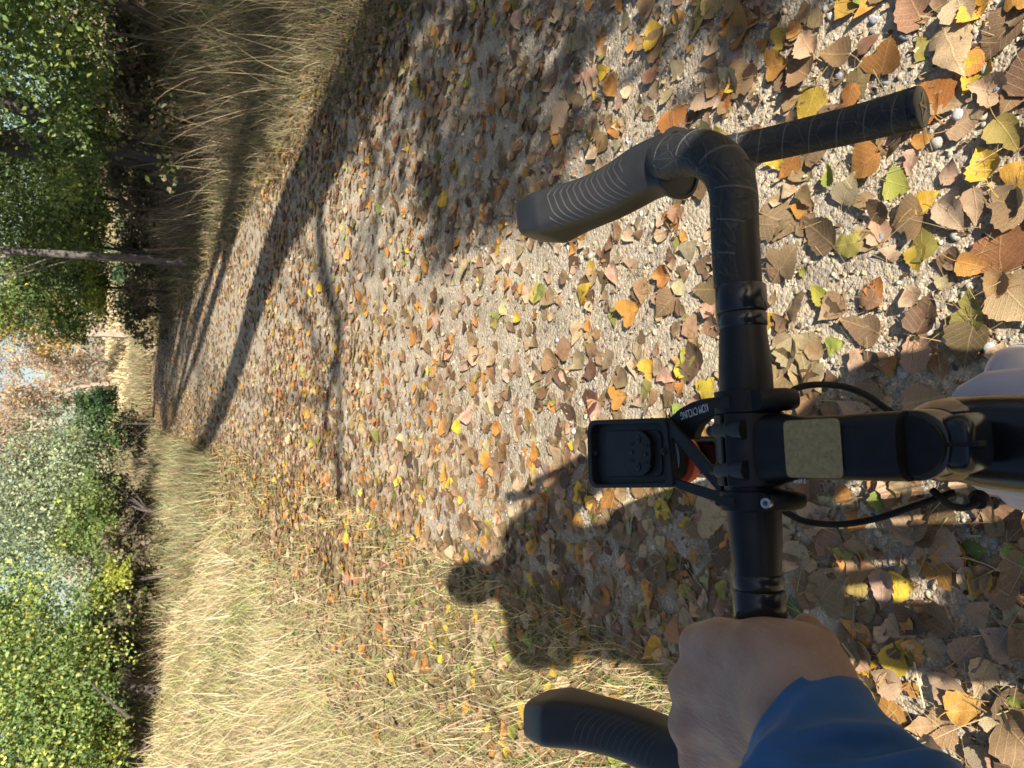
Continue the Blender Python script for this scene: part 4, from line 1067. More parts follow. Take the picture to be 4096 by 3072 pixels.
tree('young_tree', 'low leafy young tree behind the rider dappling the upper part of the path', 'tree', (2.5, -3.0),
     [(2.3, -2.2, 2.45, .42, .50, .34), (2.75, -2.9, 2.9, .45, .5, .35), (1.95, -2.4, 1.95, .26, .34, .26), (2.0, -1.5, 2.05, .28, .32, .25), (3.1, -3.6, 3.3, .5, .5, .4), (2.6, -3.7, 2.3, .3, .35, .25), (2.25, -.8, 1.55, .22, .3, .2), (3.3, -1.4, 2.6, .4, .5, .4)], 2500, 0.08, 'gold',
     [([S(2.55, -3.0, -.05), S(2.5, -2.9, 1.2), S(2.4, -2.5, 2.5), S(2.75, -2.9, 3.2)], [.05, .045, .03, .012])], limbs=14, lr=0.014)
for k, (x, y, lean, r) in enumerate([(5.5, -2.6, .3, .21), (5.2, 0.0, -.2, .17), (5.7, 1.9, .2, .20)]):
    tree('tall_tree', ['tall thin crowned tree behind the rider, rightmost of three', 'tall thin crowned tree beside the rider, middle of three', 'tall thin crowned tree beside the bank, foremost of three'][k], 'tree', (x, y),
         [(x + .3, y, 11.8, 1.2, 1.2, 1.3)], 2000, 0.10, 'gold', [([S(x, y, 0), S(x + lean * .4, y, 4), S(x - lean * .3, y, 8), S(x + lean, y, 12)], [r, r * .95, r * .8, r * .5]), ([S(x + lean * .2, y, 6), S(x + .5, y + .5, 8.5), S(x + .7, y + .8, 11)], [r * .5, r * .4, r * .2])], limbs=6, lr=.03)

# ------------------------------------------------------------------ bicycle
ZB = 1.008                                    # height of the bar at the clamp
C0 = P(750, 449, ZB)
YAW = R(4.8)
ex = Vector((math.cos(YAW), math.sin(YAW), 0)); ey = Vector((-math.sin(YAW), math.cos(YAW), 0)); ez = Vector((0, 0, 1))
def L(x, y, z): return C0 + ex * x + ey * y + ez * z
def toL(w):
    d = Vector(w) - C0; return Vector((d.dot(ex), d.dot(ey), d.z))
def mir(w):
    q = toL(w); return L(-q.x, q.y, q.z)
bike = empty('bicycle', (-0.031, 0.0, 0.0))
tag(bike, 'black and white gravel bicycle with drop handlebar held by the rider', 'bicycle')

# handlebar
bar = MB(); n = 41
bx = np.linspace(-0.175, 0.175, n)
bar.tube([L(x, 0, 0) for x in bx], [0.0159 if abs(x) < 0.048 else max(0.0133, 0.0159 - (abs(x) - 0.048) * 0.075) for x in bx], 24)
bar = bar.build('handlebar', M['alu'], bike, smooth=60)
tape_right = [P(741, 322, ZB), P(738.5, 290, ZB), P(736, 259, ZB), P(734.5, 222, ZB), P(733, 192, ZB + .001), P(725, 169, ZB + .004), P(709, 156, ZB + .007), P(690, 153, ZB + .008), P(668, 159, ZB + .006),
              P(668, 158, .985), P(690, 155, .945), P(722, 153, .905), P(760, 146, .882), P(800, 137, .866), P(860, 123, .848), P(914, 108.8, .838)]
def tape_path(side):
    pts = tape_right if side > 0 else [mir(p) for p in tape_right]
    return catmull(pts, 7)
for side in (1, -1):
    q = tape_path(side); nq = len(q)
    rad = lerpn([.0143, .0145, .0146, .0147, .0148, .0150, .0152, .0150, .0145, .0137, .0136, .0136, .0136, .0138, .0142, .0152], nq)
    mb = MB(); mb.tube(q, rad, 28)
    tp = mb.build('grip_tape', M['tape'], bar, smooth=70)
    # finishing bands where the tape starts
    for a, b, rr, nm in ((0.074, 0.083, .0149, 'tape_end_band'), (0.0835, 0.100, .0155, 'tape_end_band')):
        mb = MB(); mb.tube([L(side * a, 0, 0), L(side * (a + .0012), 0, 0), L(side * (b - .0012), 0, 0), L(side * b, 0, 0)], [rr - .0008, rr, rr, rr - .0008], 26); mb.build(nm, M['gloss'], bar)
    # end plug with a star of gold lines
    e0 = q[-1]; dd = (q[-1] - q[-4]).normalized()
    mb = MB(); mb.tube([e0 + dd * .0005, e0 + dd * .003, e0 + dd * .0052, e0 + dd * .006], [.0152, .0155, .0148, .0132], 28)
    pl = mb.build('end_plug', M['gloss'], bar)
    n1 = dd.orthogonal().normalized(); n1 = (ez - dd * ez.dot(dd)).normalized(); n2 = dd.cross(n1)
    mb = MB(); c = e0 + dd * .0064
    def seg(a, b, w=.00028):
        A_ = c + n1 * a[0] + n2 * a[1]; B_ = c + n1 * b[0] + n2 * b[1]
        mb.box((A_ + B_) / 2, B_ - A_, dd.cross(B_ - A_), dd, (B_ - A_).length / 2, w, .0002)
    K = .0038; TIPS = [(math.cos(k * math.pi / 2), math.sin(k * math.pi / 2)) for k in range(4)]
    for k in range(4):
        a = TIPS[k]; m = (math.cos(k * math.pi / 2 + math.pi / 4), math.sin(k * math.pi / 2 + math.pi / 4)); m0 = (math.cos(k * math.pi / 2 - math.pi / 4), math.sin(k * math.pi / 2 - math.pi / 4))
        big_ = .0112 if k % 2 else .0062
        seg((a[0] * big_, a[1] * big_), (m[0] * K, m[1] * K)); seg((a[0] * big_, a[1] * big_), (m0[0] * K, m0[1] * K))
    seg((-.0062, .0004), (.0062, .0004)); seg((-.0062, -.0006), (.0062, -.0006))
    mb.build('plug_emblem', M['gold'], bar, smooth=0)

# brake hoods
ST = [(669, 161, 66, ZB + .003, .0215, 2.6), (664, 161.5, 61, ZB + .004, .0205, 2.6), (650, 163.5, 57, ZB + .006, .0205, 2.6), (632, 171, 52.5, ZB + .009, .0205, 2.6), (610, 185.5, 48.5, ZB + .013, .0205, 2.7), (590, 195.5, 46.5, ZB + .019, .021, 2.8), (570, 203, 46, ZB + .026, .0225, 3.0),
      (554, 208.5, 46.5, ZB + .032, .0245, 3.4), (543, 212.5, 46.5, ZB + .0365, .0262, 4.0), (539, 214, 46, ZB + .0365, .0262, 4.2), (532, 216, 42.5, ZB + .0345, .0245, 4.4), (524.5, 218.5, 38, ZB + .0325, .0215, 4.4), (523, 219, 35, ZB + .0325, .019, 4.4)]
ST = np.array(ST, float); tt_ = np.arange(len(ST)); fine = np.concatenate([np.linspace(0, 8, 25), tt_[9:]])
ST = np.stack([np.interp(fine, tt_, ST[:, k]) for k in range(6)], -1)
for it in range(2):
    S2 = ST.copy(); S2[2:-5] = (ST[1:-6] + 2 * ST[2:-5] + ST[3:-4]) / 4; ST = S2
NST = len(ST)
def mir_hood(w, f_):
    q = toL(w); return L(-q.x - .020 * f_, q.y + .016 * f_, q.z + .004 * f_)
for side in (1, -1):
    cs = [P(s_[0], s_[1], s_[3]) for s_ in ST]; secs = []
    for i, (px, py, w, z, h, e_) in enumerate(ST):
        f, l, d = ray(px, py); t = (H - z) / d
        T = (cs[min(i + 1, NST - 1)] - cs[max(i - 1, 0)]); T.normalize()
        if i >= NST - 6: T = (cs[NST - 5] - cs[NST - 12]).normalized()
        axx = Vector((T.y, -T.x, 0)).normalized(); ayy = axx.cross(T).normalized()
        secs.append([cs[i] - ayy * h * 0.55, axx, ayy, w * t / 2, h, e_])
    if side < 0:
        for i, s_ in enumerate(secs):
            c, axx, ayy = s_[0], s_[1], s_[2]; f_ = i / (NST - 1)
            s_[0] = mir_hood(c, f_); s_[1] = mir_hood(Vector(c) + axx, f_) - s_[0]; s_[2] = mir_hood(Vector(c) + ayy, f_) - s_[0]
    mb = MB(); mb.loft(secs, 40)
    hd = mb.build('brake_hood', M['hood'], bike, smooth=50, bevel=.0012)
    # rim at the back of the rubber
    c, axx, ayy, a, b, e_ = secs[0]
    T = (Vector(secs[1][0]) - Vector(c)).normalized()
    mb = MB(); mb.loft([(c - T * .0012, axx, ayy, a * .94, b * .94, 2.6), (c - T * .0012, axx, ayy, a * 1.06, b * 1.05, 2.6), (c + T * .0012, axx, ayy, a * 1.07, b * 1.06, 2.6), (c + T * .004, axx, ayy, a * .99, b * .99, 2.6)], 32, cap=False)
    mb.build('hood_rim', M['hood'], hd, smooth=50)
# lever blade hanging under the hood
    tip = Vector(secs[-4][0]); fw = (Vector(secs[-5][0]) - Vector(secs[-12][0])).normalized(); fw.z = 0; fw.normalize(); ax0 = Vector(secs[-4][1])
    ow = ex * side
    pts = [tip - ez * .014 - fw * .012 + ow * .002, tip - ez * .035 - fw * .014 + ow * .013, tip - ez * .062 - fw * .022 + ow * .027, tip - ez * .088 - fw * .032 + ow * .040, tip - ez * .108 - fw * .036 + ow * .050]
    mb = MB(); mb.loft([(p_, ax0, fw + ez * .2, a_, b_, 2.5) for p_, a_, b_ in zip(pts, (.010, .0085, .0075, .0075, .006), (.009, .006, .0045, .004, .003))], 14)
    mb.build('brake_lever', M['alu'], hd, smooth=50)

# stem
CAP = P(911.5, 446, .996)
AX = Vector((0, -math.sin(R(17)), math.cos(R(17))))            # steering axis, up
sd = (CAP - C0); sl = sd.length; sdir = sd.normalized(); sx2 = sdir.cross(ez).normalized(); sup = sx2.cross(sdir).normalized()
stem = MB()
sec = []
for k, (f_, a, b, e_) in enumerate([(0.16, .0215, .0165, 3.2), (0.24, .0200, .0165, 3.2), (0.36, .0182, .0165, 3.4), (0.5, .0176, .0165, 3.6), (0.7, .0176, .0170, 3.6), (0.86, .0180, .0160, 3.2), (0.98, .0180, .0148, 3.0)]):
    sec.append((C0 + sdir * sl * f_ - sup * .004 * f_, sx2, sup, a, b, e_))
stem.loft(sec, 28)
stem = stem.build('stem', M['alu'], bike, smooth=45)
mb = MB(); hc = CAP - AX * .003
mb.tube([hc - AX * .040, hc - AX * .001, hc, hc + AX * .0006], [.0180, .0180, .0176, .0165], 36); mb.build('steerer_clamp', M['gloss'], stem)
mb = MB(); mb.tube([hc + AX * .0002, hc + AX * .003, hc + AX * .0038], [.0155, .0155, .0148], 36); tc = mb.build('top_cap', M['plastic'], stem)
mb = MB(); mb.cyl(hc + AX * .0036, hc + AX * .0042, .0011, sides=10); mb.build('cap_bolt', M['rubber'], tc)
back = -Vector((sdir.x, sdir.y, 0)).normalized() * -1
mb = MB(); c = hc + back * .0195 - AX * .0215
mb.loft([(c - AX * .016, sx2, back, .0150, .010, 3), (c + AX * .010, sx2, back, .0150, .010, 3), (c + AX * .015, sx2, back, .0125, .0085, 3), (c + AX * .017, sx2, back, .009, .006, 3)], 20); pinch = mb.build('steerer_pinch', M['gloss'], stem, smooth=45)
mb = MB(); mb.box(c + AX * .012 + back * .004, sx2, back, AX, .0011, .0085, .0062); mb.build('pinch_slot', M['rubber'], pinch)
for zz in (-.006, .006):
    mb = MB(); mb.cyl(c + AX * zz - sx2 * .0158, c + AX * zz - sx2 * .012, .0032, sides=12); mb.build('pinch_bolt', M['alu'], pinch)
# bar clamp and face plate
def arc_band(center, a0, a1, r0, r1, hw, seg=18, xoff=0):
    mb = MB(); rings = []
    for k in range(seg + 1):
        a = R(a0 + (a1 - a0) * k / seg); d_ = ey * math.cos(a) + ez * math.sin(a)
        rings.append([center + ex * (xoff - hw) + d_ * r0, center + ex * (xoff + hw) + d_ * r0, center + ex * (xoff + hw) + d_ * r1, center + ex * (xoff - hw) + d_ * r1])
    full = abs(a1 - a0) >= 359
    mb.ring_skin(rings, not full, not full); return mb
arc_band(C0, 93, 267, .0160, .0208, .0215).build('bar_clamp', M['alu'], stem, smooth=40, bevel=.0008)
fp = arc_band(C0, -84, 84, .0160, .0202, .0212).build('face_plate', M['alu'], stem, smooth=40, bevel=.0008)
for sxx in (-1, 1):
    for szz in (-1, 1):
        mb = MB(); mb.loft([(L(sxx * .0118, -.014, szz * .0172), ex, ez, .0058, .0044, 2.2), (L(sxx * .0118, .008, szz * .0160), ex, ez, .0056, .0044, 2.2), (L(sxx * .0118, .0120, szz * .0154), ex, ez, .0048, .0038, 2.2)], 14)
        mb.build('bolt_boss', M['alu'], fp, smooth=50)
        mb = MB(); mb.cyl(L(sxx * .0118, .011, szz * .0160), L(sxx * .0118, .0165, szz * .0158), .0034, sides=14); mb.build('plate_bolt', M['plastic'], fp, bevel=.0004)
# the pale sticker on the stem (its printed code is left out)
sp_c = C0 + sdir * sl * .535; tz = sup * (.0165 + .0006) - sup * .004 * .53
mb = MB(); mb.loft([(sp_c + tz - sup * .0002, sdir, sx2, .0172, .0157, 12), (sp_c + tz + sup * .0001, sdir, sx2, .0172, .0157, 12)], 40); mb.build('sticker', M['khaki'], stem, smooth=0)
# faint torque lettering on the clamp
def text(body, at_, xdir, ydir, size, mat, name, parent, sx=1.0, space=1.0, label=None):
    cu = bpy.data.curves.new(name, 'FONT'); cu.body = body; cu.size = size; cu.align_x = 'LEFT'; cu.extrude = .00008; cu.space_character = space
    to = bpy.data.objects.new('tmp', cu); COL.objects.link(to)
    dg = bpy.context.evaluated_depsgraph_get(); me = bpy.data.meshes.new_from_object(to.evaluated_get(dg)); bpy.data.objects.remove(to)
    me.name = name
    xd, yd = Vector(xdir).normalized(), Vector(ydir).normalized(); zd = xd.cross(yd)
    m = Matrix((xd * sx, yd, zd)).transposed().to_4x4(); m.translation = Vector(at_)
    me.transform(m); me.materials.clear()
    o = link(name, me, mat, parent)
    return o
text('5 N·m', P(806, 483.5, ZB + .016), (sdir * -1), -sx2, .0036, M['print_white'], 'torque_lettering', stem, .8)

# computer mount
mount = MB()
ZT = 1.015
def pp(lst, z=ZT): return [P(a, b, z).to_2d() for a, b in lst]
corners = pp([(588, 420.5), (667, 417.5), (675, 487.5), (590, 488)])
outer = rrect(corners, [.011, .006, .004, .011], 6)
cen = sum(outer, Vector((0, 0))) / len(outer)
inn = rrect(pp([(591.5, 424.5), (664, 422.5), (669.5, 482.5), (593.5, 484.5)]), [.009, .006, .006, .009], 6)
mount.frame_prism(outer, inn, ZT - .0050, ZT + .0014)
mount = mount.build('computer_mount', M['plastic'], bike, smooth=30, bevel=.0006)
mb = MB(); mb.prism(rrect(pp([(591, 424), (665, 422), (670.5, 483), (593, 485)]), [.009, .006, .006, .009], 6), ZT - .0048, ZT - .0036); tray = mb.build('tray_floor', M['plastic'], mount, smooth=30)
mb = MB(); mb.prism(rrect(pp([(606, 431), (662, 430), (664, 476), (607, 477)], ZT - .004), .006, 6), ZT - .0035, ZT - .0026); mb.build('tray_step', M['plastic'], mount, smooth=30, bevel=.0008)
pc_ = P(639, 453, ZT); rp = .0162; out = []
for k in range(72):
    a = 2 * math.pi * k / 72; r_ = rp
    dg_ = math.degrees(a) % 360
    if 62 < dg_ < 118 or 242 < dg_ < 298: r_ = rp * .88
    out.append((pc_.x + r_ * math.cos(a), pc_.y + r_ * math.sin(a)))
mb = MB(); mb.prism(out, ZT - .0025, ZT + .0008); puck = mb.build('mount_puck', M['plastic'], mount, smooth=30, bevel=.0005)
for (dx, dy) in ((-.0062, .0078), (.0062, .0078), (-.0062, -.0082), (.0062, -.0082)):
    mb = MB(); mb.box(Vector((pc_.x + dx * .95, pc_.y + dy, ZT + .0008)), ex, ey, ez, .0011, .0026, .00035); mb.build('puck_slot', M['rubber'], puck)
for dy in (.0082, -.0082):
    mb = MB(); mb.box(Vector((pc_.x, pc_.y + dy, ZT + .0011)), ex, ey, ez, .0013, .0020, .0004); mb.build('puck_tab', M['alu'], puck, bevel=.0003)
for dx in (-.0098, .0098):
    mb = MB(); mb.tube([Vector((pc_.x + dx, pc_.y, ZT + .0004)), Vector((pc_.x + dx, pc_.y, ZT + .0014))], .0030, 16); mb.build('puck_screw', M['alu'], puck, bevel=.0003)
    mb = MB(); mb.tube([Vector((pc_.x + dx, pc_.y, ZT + .0014)), Vector((pc_.x + dx, pc_.y, ZT + .0017))], .0011, 6); mb.build('screw_socket', M['rubber'], puck)
for px, py, zt in ((597, 453, ZT - .0032), (665.5, 451.5, ZT + .0002)):
    q = P(px, py, zt); mb = MB(); mb.tube([q - ez * .002, q + ez * .0022], .0024, 16); mb.build('mount_bolt', M['alu'], mount, bevel=.0003)
    mb = MB(); mb.tube([q + ez * .0022, q + ez * .0026], .0013, 6); mb.build('bolt_socket', M['rubber'], mount)
O_ = pp([(667.2, 418.6), (685, 435.5), (713, 468.5), (721.5, 481), (722, 504), (697.7, 496), (679, 489.4), (675.8, 487.8)])
I_ = pp([(671, 437.5), (674, 438), (694, 463.7), (716, 489.5), (716.5, 491.5), (697, 485.5), (677, 479.5), (672, 478)])
mb = MB(); mb.frame_prism(O_, I_, ZT - .0026, ZT + .0003); mb.build('mount_truss', M['plastic'], mount, smooth=30, bevel=.0006)
ao = pp([(666.5, 421), (668.6, 418.6), (679, 409), (690.5, 402.5), (704, 398.6), (724, 395.6), (724, 416.5), (712, 417.2), (704.5, 420), (699, 425.5), (695, 433), (693.5, 440), (680, 437)], ZT - .010)
mb = MB(); mb.prism(ao, ZT - .0165, ZT - .0098); arm = mb.build('mount_arm', M['plastic'], mount, smooth=40, bevel=.0008)
za = ZT - .0094
t0 = P(707.5, 403.2, za); t1_ = P(679, 413.0, za)
text('KOM CYCLING', t0, t1_ - t0, Vector((-(t1_ - t0).y, (t1_ - t0).x, 0)), .0076, M['print_white'], 'brand_lettering', arm, .55, 1.0)
a_, b_, c_ = P(713.2, 402.4, za), P(709.6, 403.4, za), P(712.0, 407.6, za)
mb = MB(); mb.prism([a_, b_, c_], za - .0001, za + .0001); mb.build('brand_triangle', M['print_red'], arm, smooth=0)
# clamps round the bar with a rear tab and its bolt
for x_, hw, nm in ((-.0302, .0058, 0), (.0285, .0069, 1)):
    cl = arc_band(L(x_, 0, 0), 0, 360, .0161, .0193, hw, 40).build('mount_clamp', M['plastic'], mount, smooth=40, bevel=.0007)
    mb = MB(); mb.loft([(L(x_, -.012, .0115), ex, ey, hw * .95, .012, 3), (L(x_, -.018, .003), ex, ey, hw * 1.0, .011, 3), (L(x_, -.021, -.006), ex, ey, hw * 1.0, .010, 3), (L(x_, -.021, -.012), ex, ey, hw * .9, .009, 3)], 20); mb.build('clamp_tab', M['plastic'], cl, smooth=45)
    mb = MB(); mb.box(L(x_, .003, .0188), ex, ey, ez, hw * .45, .008, .0010); mb.build('clamp_groove', M['rubber'], cl, smooth=0)
    if nm == 0:
        mb = MB(); a = L(x_, -.0225, .0105); mb.tube([a, a + Vector((0, -.35, .94)) * .0042], [.0032, .0030], 18); bt = mb.build('clamp_bolt', M['steel'], cl, bevel=.0003)
        mb = MB(); mb.tube([a + Vector((0, -.35, .94)) * .0043, a + Vector((0, -.35, .94)) * .0046], .0015, 6); mb.build('bolt_socket', M['bark_grey'], cl)
# blue and orange adapters and the small black light hung under the mount
q = P(660, 457.5, ZT - .0062); mb = MB(); mb.tube([q - ez * .004, q - ez * .001, q], [.0164, .0164, .0152], 40); bl = mb.build('blue_adapter', M['blue'], mount)
for dx, dy in ((-.004, -.0125), (.0055, -.0125)):
    mb = MB(); mb.box(q + Vector((dx, dy, .0002)), ex, ey, ez, .0011, .0016, .0003); mb.build('adapter_slot', M['rubber'], bl)
q = P(668, 458, ZT - .0155); mb = MB(); mb.tube([q - ez * .004, q + ez * .003], .0172, 36); mb.build('adapter_ring', M['rubber'], mount)
q = P(682, 459.5, ZT - .024); mb = MB(); mb.tube([q - ez * .0045, q - ez * .0015, q + ez * .003], [.016, .0172, .0172], 40); mb.build('orange_adapter', M['orange'], mount)
q = P(706, 456.5, .970); mb = MB(); mb.loft([(q + ey * .022 - ez * .004, ex, ez, .0135, .0115, 4), (q + ey * .020, ex, ez, .0150, .014, 4), (q - ey * .026, ex, ez, .0150, .014, 4), (q - ey * .028, ex, ez, .0135, .012, 4)], 28); li = mb.build('front_light', M['gloss'], mount, smooth=40)
mb = MB(); mb.tube([q + ez * .0135 + ey * .002, q + ez * .0155 + ey * .002], .0032, 14); mb.build('light_button', M['plastic'], li)
for s_ in (-1, 1):
    mb = MB(); mb.box(q + ex * s_ * .0105 + ez * .0138, ey, ex, ez, .022, .0007, .0009); mb.build('light_rail', M['alu'], li)

# cables
def cable(pts, name='brake_hose', r=.0021):
    mb = MB(); mb.tube(catmull(pts, 6), r, 10); return mb.build(name, M['rubber'], bike, smooth=70)
cable([P(786, 396, .985), P(799, 387.5, .975), P(820, 384.5, .965), P(845, 387, .952), P(868, 396, .940), P(888, 410, .930), P(925, 432, .915)])
cable([P(778, 508, .985), P(790, 514.5, .976), P(806, 521.5, .965), P(838, 524.5, .952), P(875, 519, .940), P(912, 507, .930), P(955, 492, .915)])
cable([P(932, 490, .925), P(940, 497, .925), P(949, 504.5, .920), P(960, 508, .912), P(970, 506.5, .902), P(977, 502.5, .892), P(981, 499, .880)])

# frame
frame = MB()
secs = []
DT = [(.318, .868, .012, .006), (.312, .865, .030, .018), (.300, .860, .0395, .027), (.275, .850, .0425, .033), (.24, .825, .043, .036), (.15, .735, .040, .036), (.0, .560, .034, .032), (-.10, .40, .030, .030), (-.14, .30, .030, .030)]
for y, z, a, b in DT: secs.append((Vector((-.031, y, z - b * .5)), Vector((1, 0, 0)), Vector((0, -.25, 1)), a, b, 3.0))
frame.loft(secs, 32)
frame = frame.build('frame', M['paint'], bike, smooth=50)
mb = MB(); base = CAP - AX * .045
mb.tube([base - AX * .0, base - AX * .02, base - AX * .10, base - AX * .155], [.0215, .0235, .0245, .026], 30); mb.build('head_tube', M['gloss'], frame, smooth=60)
mb = MB(); secs = []
for y, z, a, b in [(.290, .928, .010, .008), (.284, .930, .0180, .014), (.272, .931, .0228, .018), (.25, .930, .0250, .020), (.21, .926, .0258, .020), (.10, .905, .0245, .020), (-.10, .865, .019, .017), (-.26, .83, .016, .016)]:
    secs.append((Vector((-.031, y, z)), Vector((1, 0, 0)), Vector((0, -.2, 1)), a, b, 2.6))
mb.loft(secs, 28); mb.build('top_tube', M['gloss'], frame, smooth=60)
mb = MB(); mb.tube([base + AX * .012, base + AX * .002, base - AX * .004], [.0185, .0215, .0225], 32); mb.build('headset_cover', M['gloss'], frame)
q = P(978, 501.5, .890); mb = MB(); mb.tube([q + Vector((.001, .002, -.004)), q + Vector((0, -.001, .0015))], [.0058, .0046], 18); mb.build('cable_grommet', M['rubber'], frame)
X0 = -.031
def t3(name, a, b, r, r2=None, mat='paint', par=frame): 
    mb = MB(); mb.tube([a, b], [r, r2 or r], 14); return mb.build(name, M[mat], par, smooth=60)
BB = (X0, -.145, .285); RA = (X0, -.545, .345); FA = Vector((X0, .515, .345)); FA.x = C0.x - .01
t3('seat_tube', BB, (X0, -.275, .84), .017); t3('seat_post', (X0, -.27, .82), (X0, -.305, .955), .0136, None, 'alu')
for s_ in (-1, 1):
    t3('chain_stay', (X0 + s_ * .03, -.16, .285), (X0 + s_ * .062, -.545, .345), .010, .007); t3('seat_stay', (X0 + s_ * .015, -.265, .79), (X0 + s_ * .062, -.545, .345), .008, .006)
mb = MB(); secs = [(Vector((X0, y, z)), Vector((1, 0, 0)), Vector((0, 0, 1)), a, .018, 2.5) for y, z, a in ((-.20, .965, .012), (-.23, .968, .02), (-.30, .970, .03), (-.38, .974, .062), (-.44, .980, .070), (-.455, .98, .06))]
mb.loft(secs, 20); mb.build('saddle', M['plastic'], bike, smooth=60)
for s_ in (-1, 1):
    mb = MB(); cr = base - AX * .155
    mb.tube(catmull([cr + ex * s_ * .015, cr - AX * .03 + ex * s_ * .042 + ey * .004, cr - AX * .2 + ex * s_ * .052 + ey * .02, FA + ex * s_ * .056], 5), lerpn([.018, .017, .012, .009], 16), 14)
    mb.build('fork_blade', M['paint'], frame, smooth=60)
def wheel(name, c, axis, label=None):
    c = Vector(c); axis = Vector(axis).normalized(); fwd_ = ez.cross(axis).normalized()
    def tor(Rr, rr, nm, mat, par, flat=1.0):
        mb = MB(); rings = []
        for k in range(56):
            a = 2 * math.pi * k / 56; d_ = fwd_ * math.cos(a) + ez * math.sin(a)
            rings.append([c + d_ * (Rr + rr * math.cos(2 * math.pi * j / 14)) + axis * rr * flat * math.sin(2 * math.pi * j / 14) for j in range(14)])
        rings.append(rings[0]); mb.ring_skin(rings, False, False); return mb.build(nm, M[mat], par, smooth=60)
    w = tor(.325, .020, name, 'rubber', bike)
    tor(.298, .012, 'rim', 'alu', w)
    mb = MB(); mb.tube([c - axis * .05, c - axis * .03, c + axis * .03, c + axis * .05], [.008, .02, .02, .008], 16); mb.build('hub', M['alu'], w)
    for k in range(20):
        a = 2 * math.pi * k / 20; d_ = fwd_ * math.cos(a) + ez * math.sin(a); s_ = 1 if k % 2 else -1
        mb = MB(); mb.tube([c + axis * s_ * .03 + d_ * .02, c + d_ * .29], .001, 4, cap=False); mb.build('spoke', M['steel'], w, smooth=60)
wheel('front_wheel', FA, ex); wheel('rear_wheel', RA, (1, 0, 0))
mb = MB(); ring_ = [[Vector((X0 + .045 + dx, -.145 + r_ * math.cos(a), .285 + r_ * math.sin(a))) for dx, r_ in ((0, .088), (.004, .088), (.004, .072), (0, .072))] for a in np.linspace(0, 2 * math.pi, 41)]
mb.ring_skin(ring_, False, False); mb.build('chainring', M['alu'], bike, smooth=30)
PED = {}
for s_, dz, dy in ((1, -.165, .03), (-1, .165, -.03)):
    e_ = Vector((X0 + s_ * .075, -.145 + dy, .285 + dz)); mb = MB(); mb.loft([(Vector((X0 + s_ * .06, -.145, .285)), (0, 1, 0), (1, 0, 0), .016, .008, 3), (e_, (0, 1, 0), (1, 0, 0), .012, .007, 3)], 14); mb.build('crank_arm', M['alu'], bike, smooth=50)
    mb = MB(); mb.loft([(e_ + Vector((s_ * .02, 0, 0)), (0, 1, 0), (0, 0, 1), .045, .009, 4), (e_ + Vector((s_ * .105, 0, 0)), (0, 1, 0), (0, 0, 1), .045, .009, 4)], 16); mb.build('pedal', M['plastic'], bike, smooth=40); PED[s_] = e_ + Vector((s_ * .06, 0, .01))

# ------------------------------------------------------------------ the rider
def smin(a, b, k):
    h = np.clip(0.5 + 0.5 * (b - a) / k, 0, 1)
    return b + (a - b) * h - k * h * (1 - h)
def sd_cap(Pt, a, b, ra, rb):
    a, b = np.array(a[:], float), np.array(b[:], float)
    ba = b - a; d = Pt - a; t = np.clip((d @ ba) / max(1e-9, ba @ ba), 0, 1)
    return np.linalg.norm(d - t[..., None] * ba, axis=-1) - (ra + (rb - ra) * t)
def sd_ell(Pt, c, r):
    q = (Pt - np.array(c[:], float)) / np.array(r, float); l = np.linalg.norm(q, axis=-1)
    return (l - 1) * min(r)
def surface_nets(vals, org, h):
    s = vals < 0
    nx, ny, nz = vals.shape
    cs = np.zeros((nx - 1, ny - 1, nz - 1), int); acc = np.zeros((nx - 1, ny - 1, nz - 1, 3)); cnt = np.zeros((nx - 1, ny - 1, nz - 1))
    def sl(dx, dy, dz, arr): return arr[dx:nx - 1 + dx, dy:ny - 1 + dy, dz:nz - 1 + dz]
    C8 = [(i, j, k) for i in (0, 1) for j in (0, 1) for k in (0, 1)]
    for c in C8: cs += sl(*c, s)
    mixed = (cs > 0) & (cs < 8)
    for a in C8:
        for ax_ in range(3):
            if a[ax_] == 0:
                b = list(a); b[ax_] = 1
                va, vb = sl(*a, vals), sl(*b, vals); cr = (va < 0) != (vb < 0)
                t = np.where(cr, va / np.where(cr, va - vb, 1), 0)
                p_ = np.array(a, float)[None, None, None] + np.zeros_like(acc); p_[..., ax_] += t
                acc += np.where(cr[..., None], p_, 0); cnt += cr
    I = np.argwhere(mixed); vid = -np.ones(mixed.shape, int); vid[mixed] = np.arange(len(I))
    V = org + h * (I + acc[mixed] / cnt[mixed][:, None])
    F = []
    for ax_ in range(3):
        d = [0, 0, 0]; d[ax_] = 1
        A_ = s[:nx - d[0], :ny - d[1], :nz - d[2]]; B_ = s[d[0]:, d[1]:, d[2]:]
        E = np.argwhere(A_ != B_); u, v = [(1, 2), (2, 0), (0, 1)][ax_]
        ok = (E[:, u] > 0) & (E[:, v] > 0) & (E[:, u] < vals.shape[u] - 1) & (E[:, v] < vals.shape[v] - 1); E = E[ok]
        sg = A_[E[:, 0], E[:, 1], E[:, 2]]
        def at_(du, dv):
            q = E.copy(); q[:, u] += du; q[:, v] += dv; return vid[q[:, 0], q[:, 1], q[:, 2]]
        Q = np.stack([at_(-1, -1), at_(0, -1), at_(0, 0), at_(-1, 0)], -1)
        Q = np.where(sg[:, None], Q, Q[:, ::-1]); F.append(Q)
    return V, np.concatenate(F)
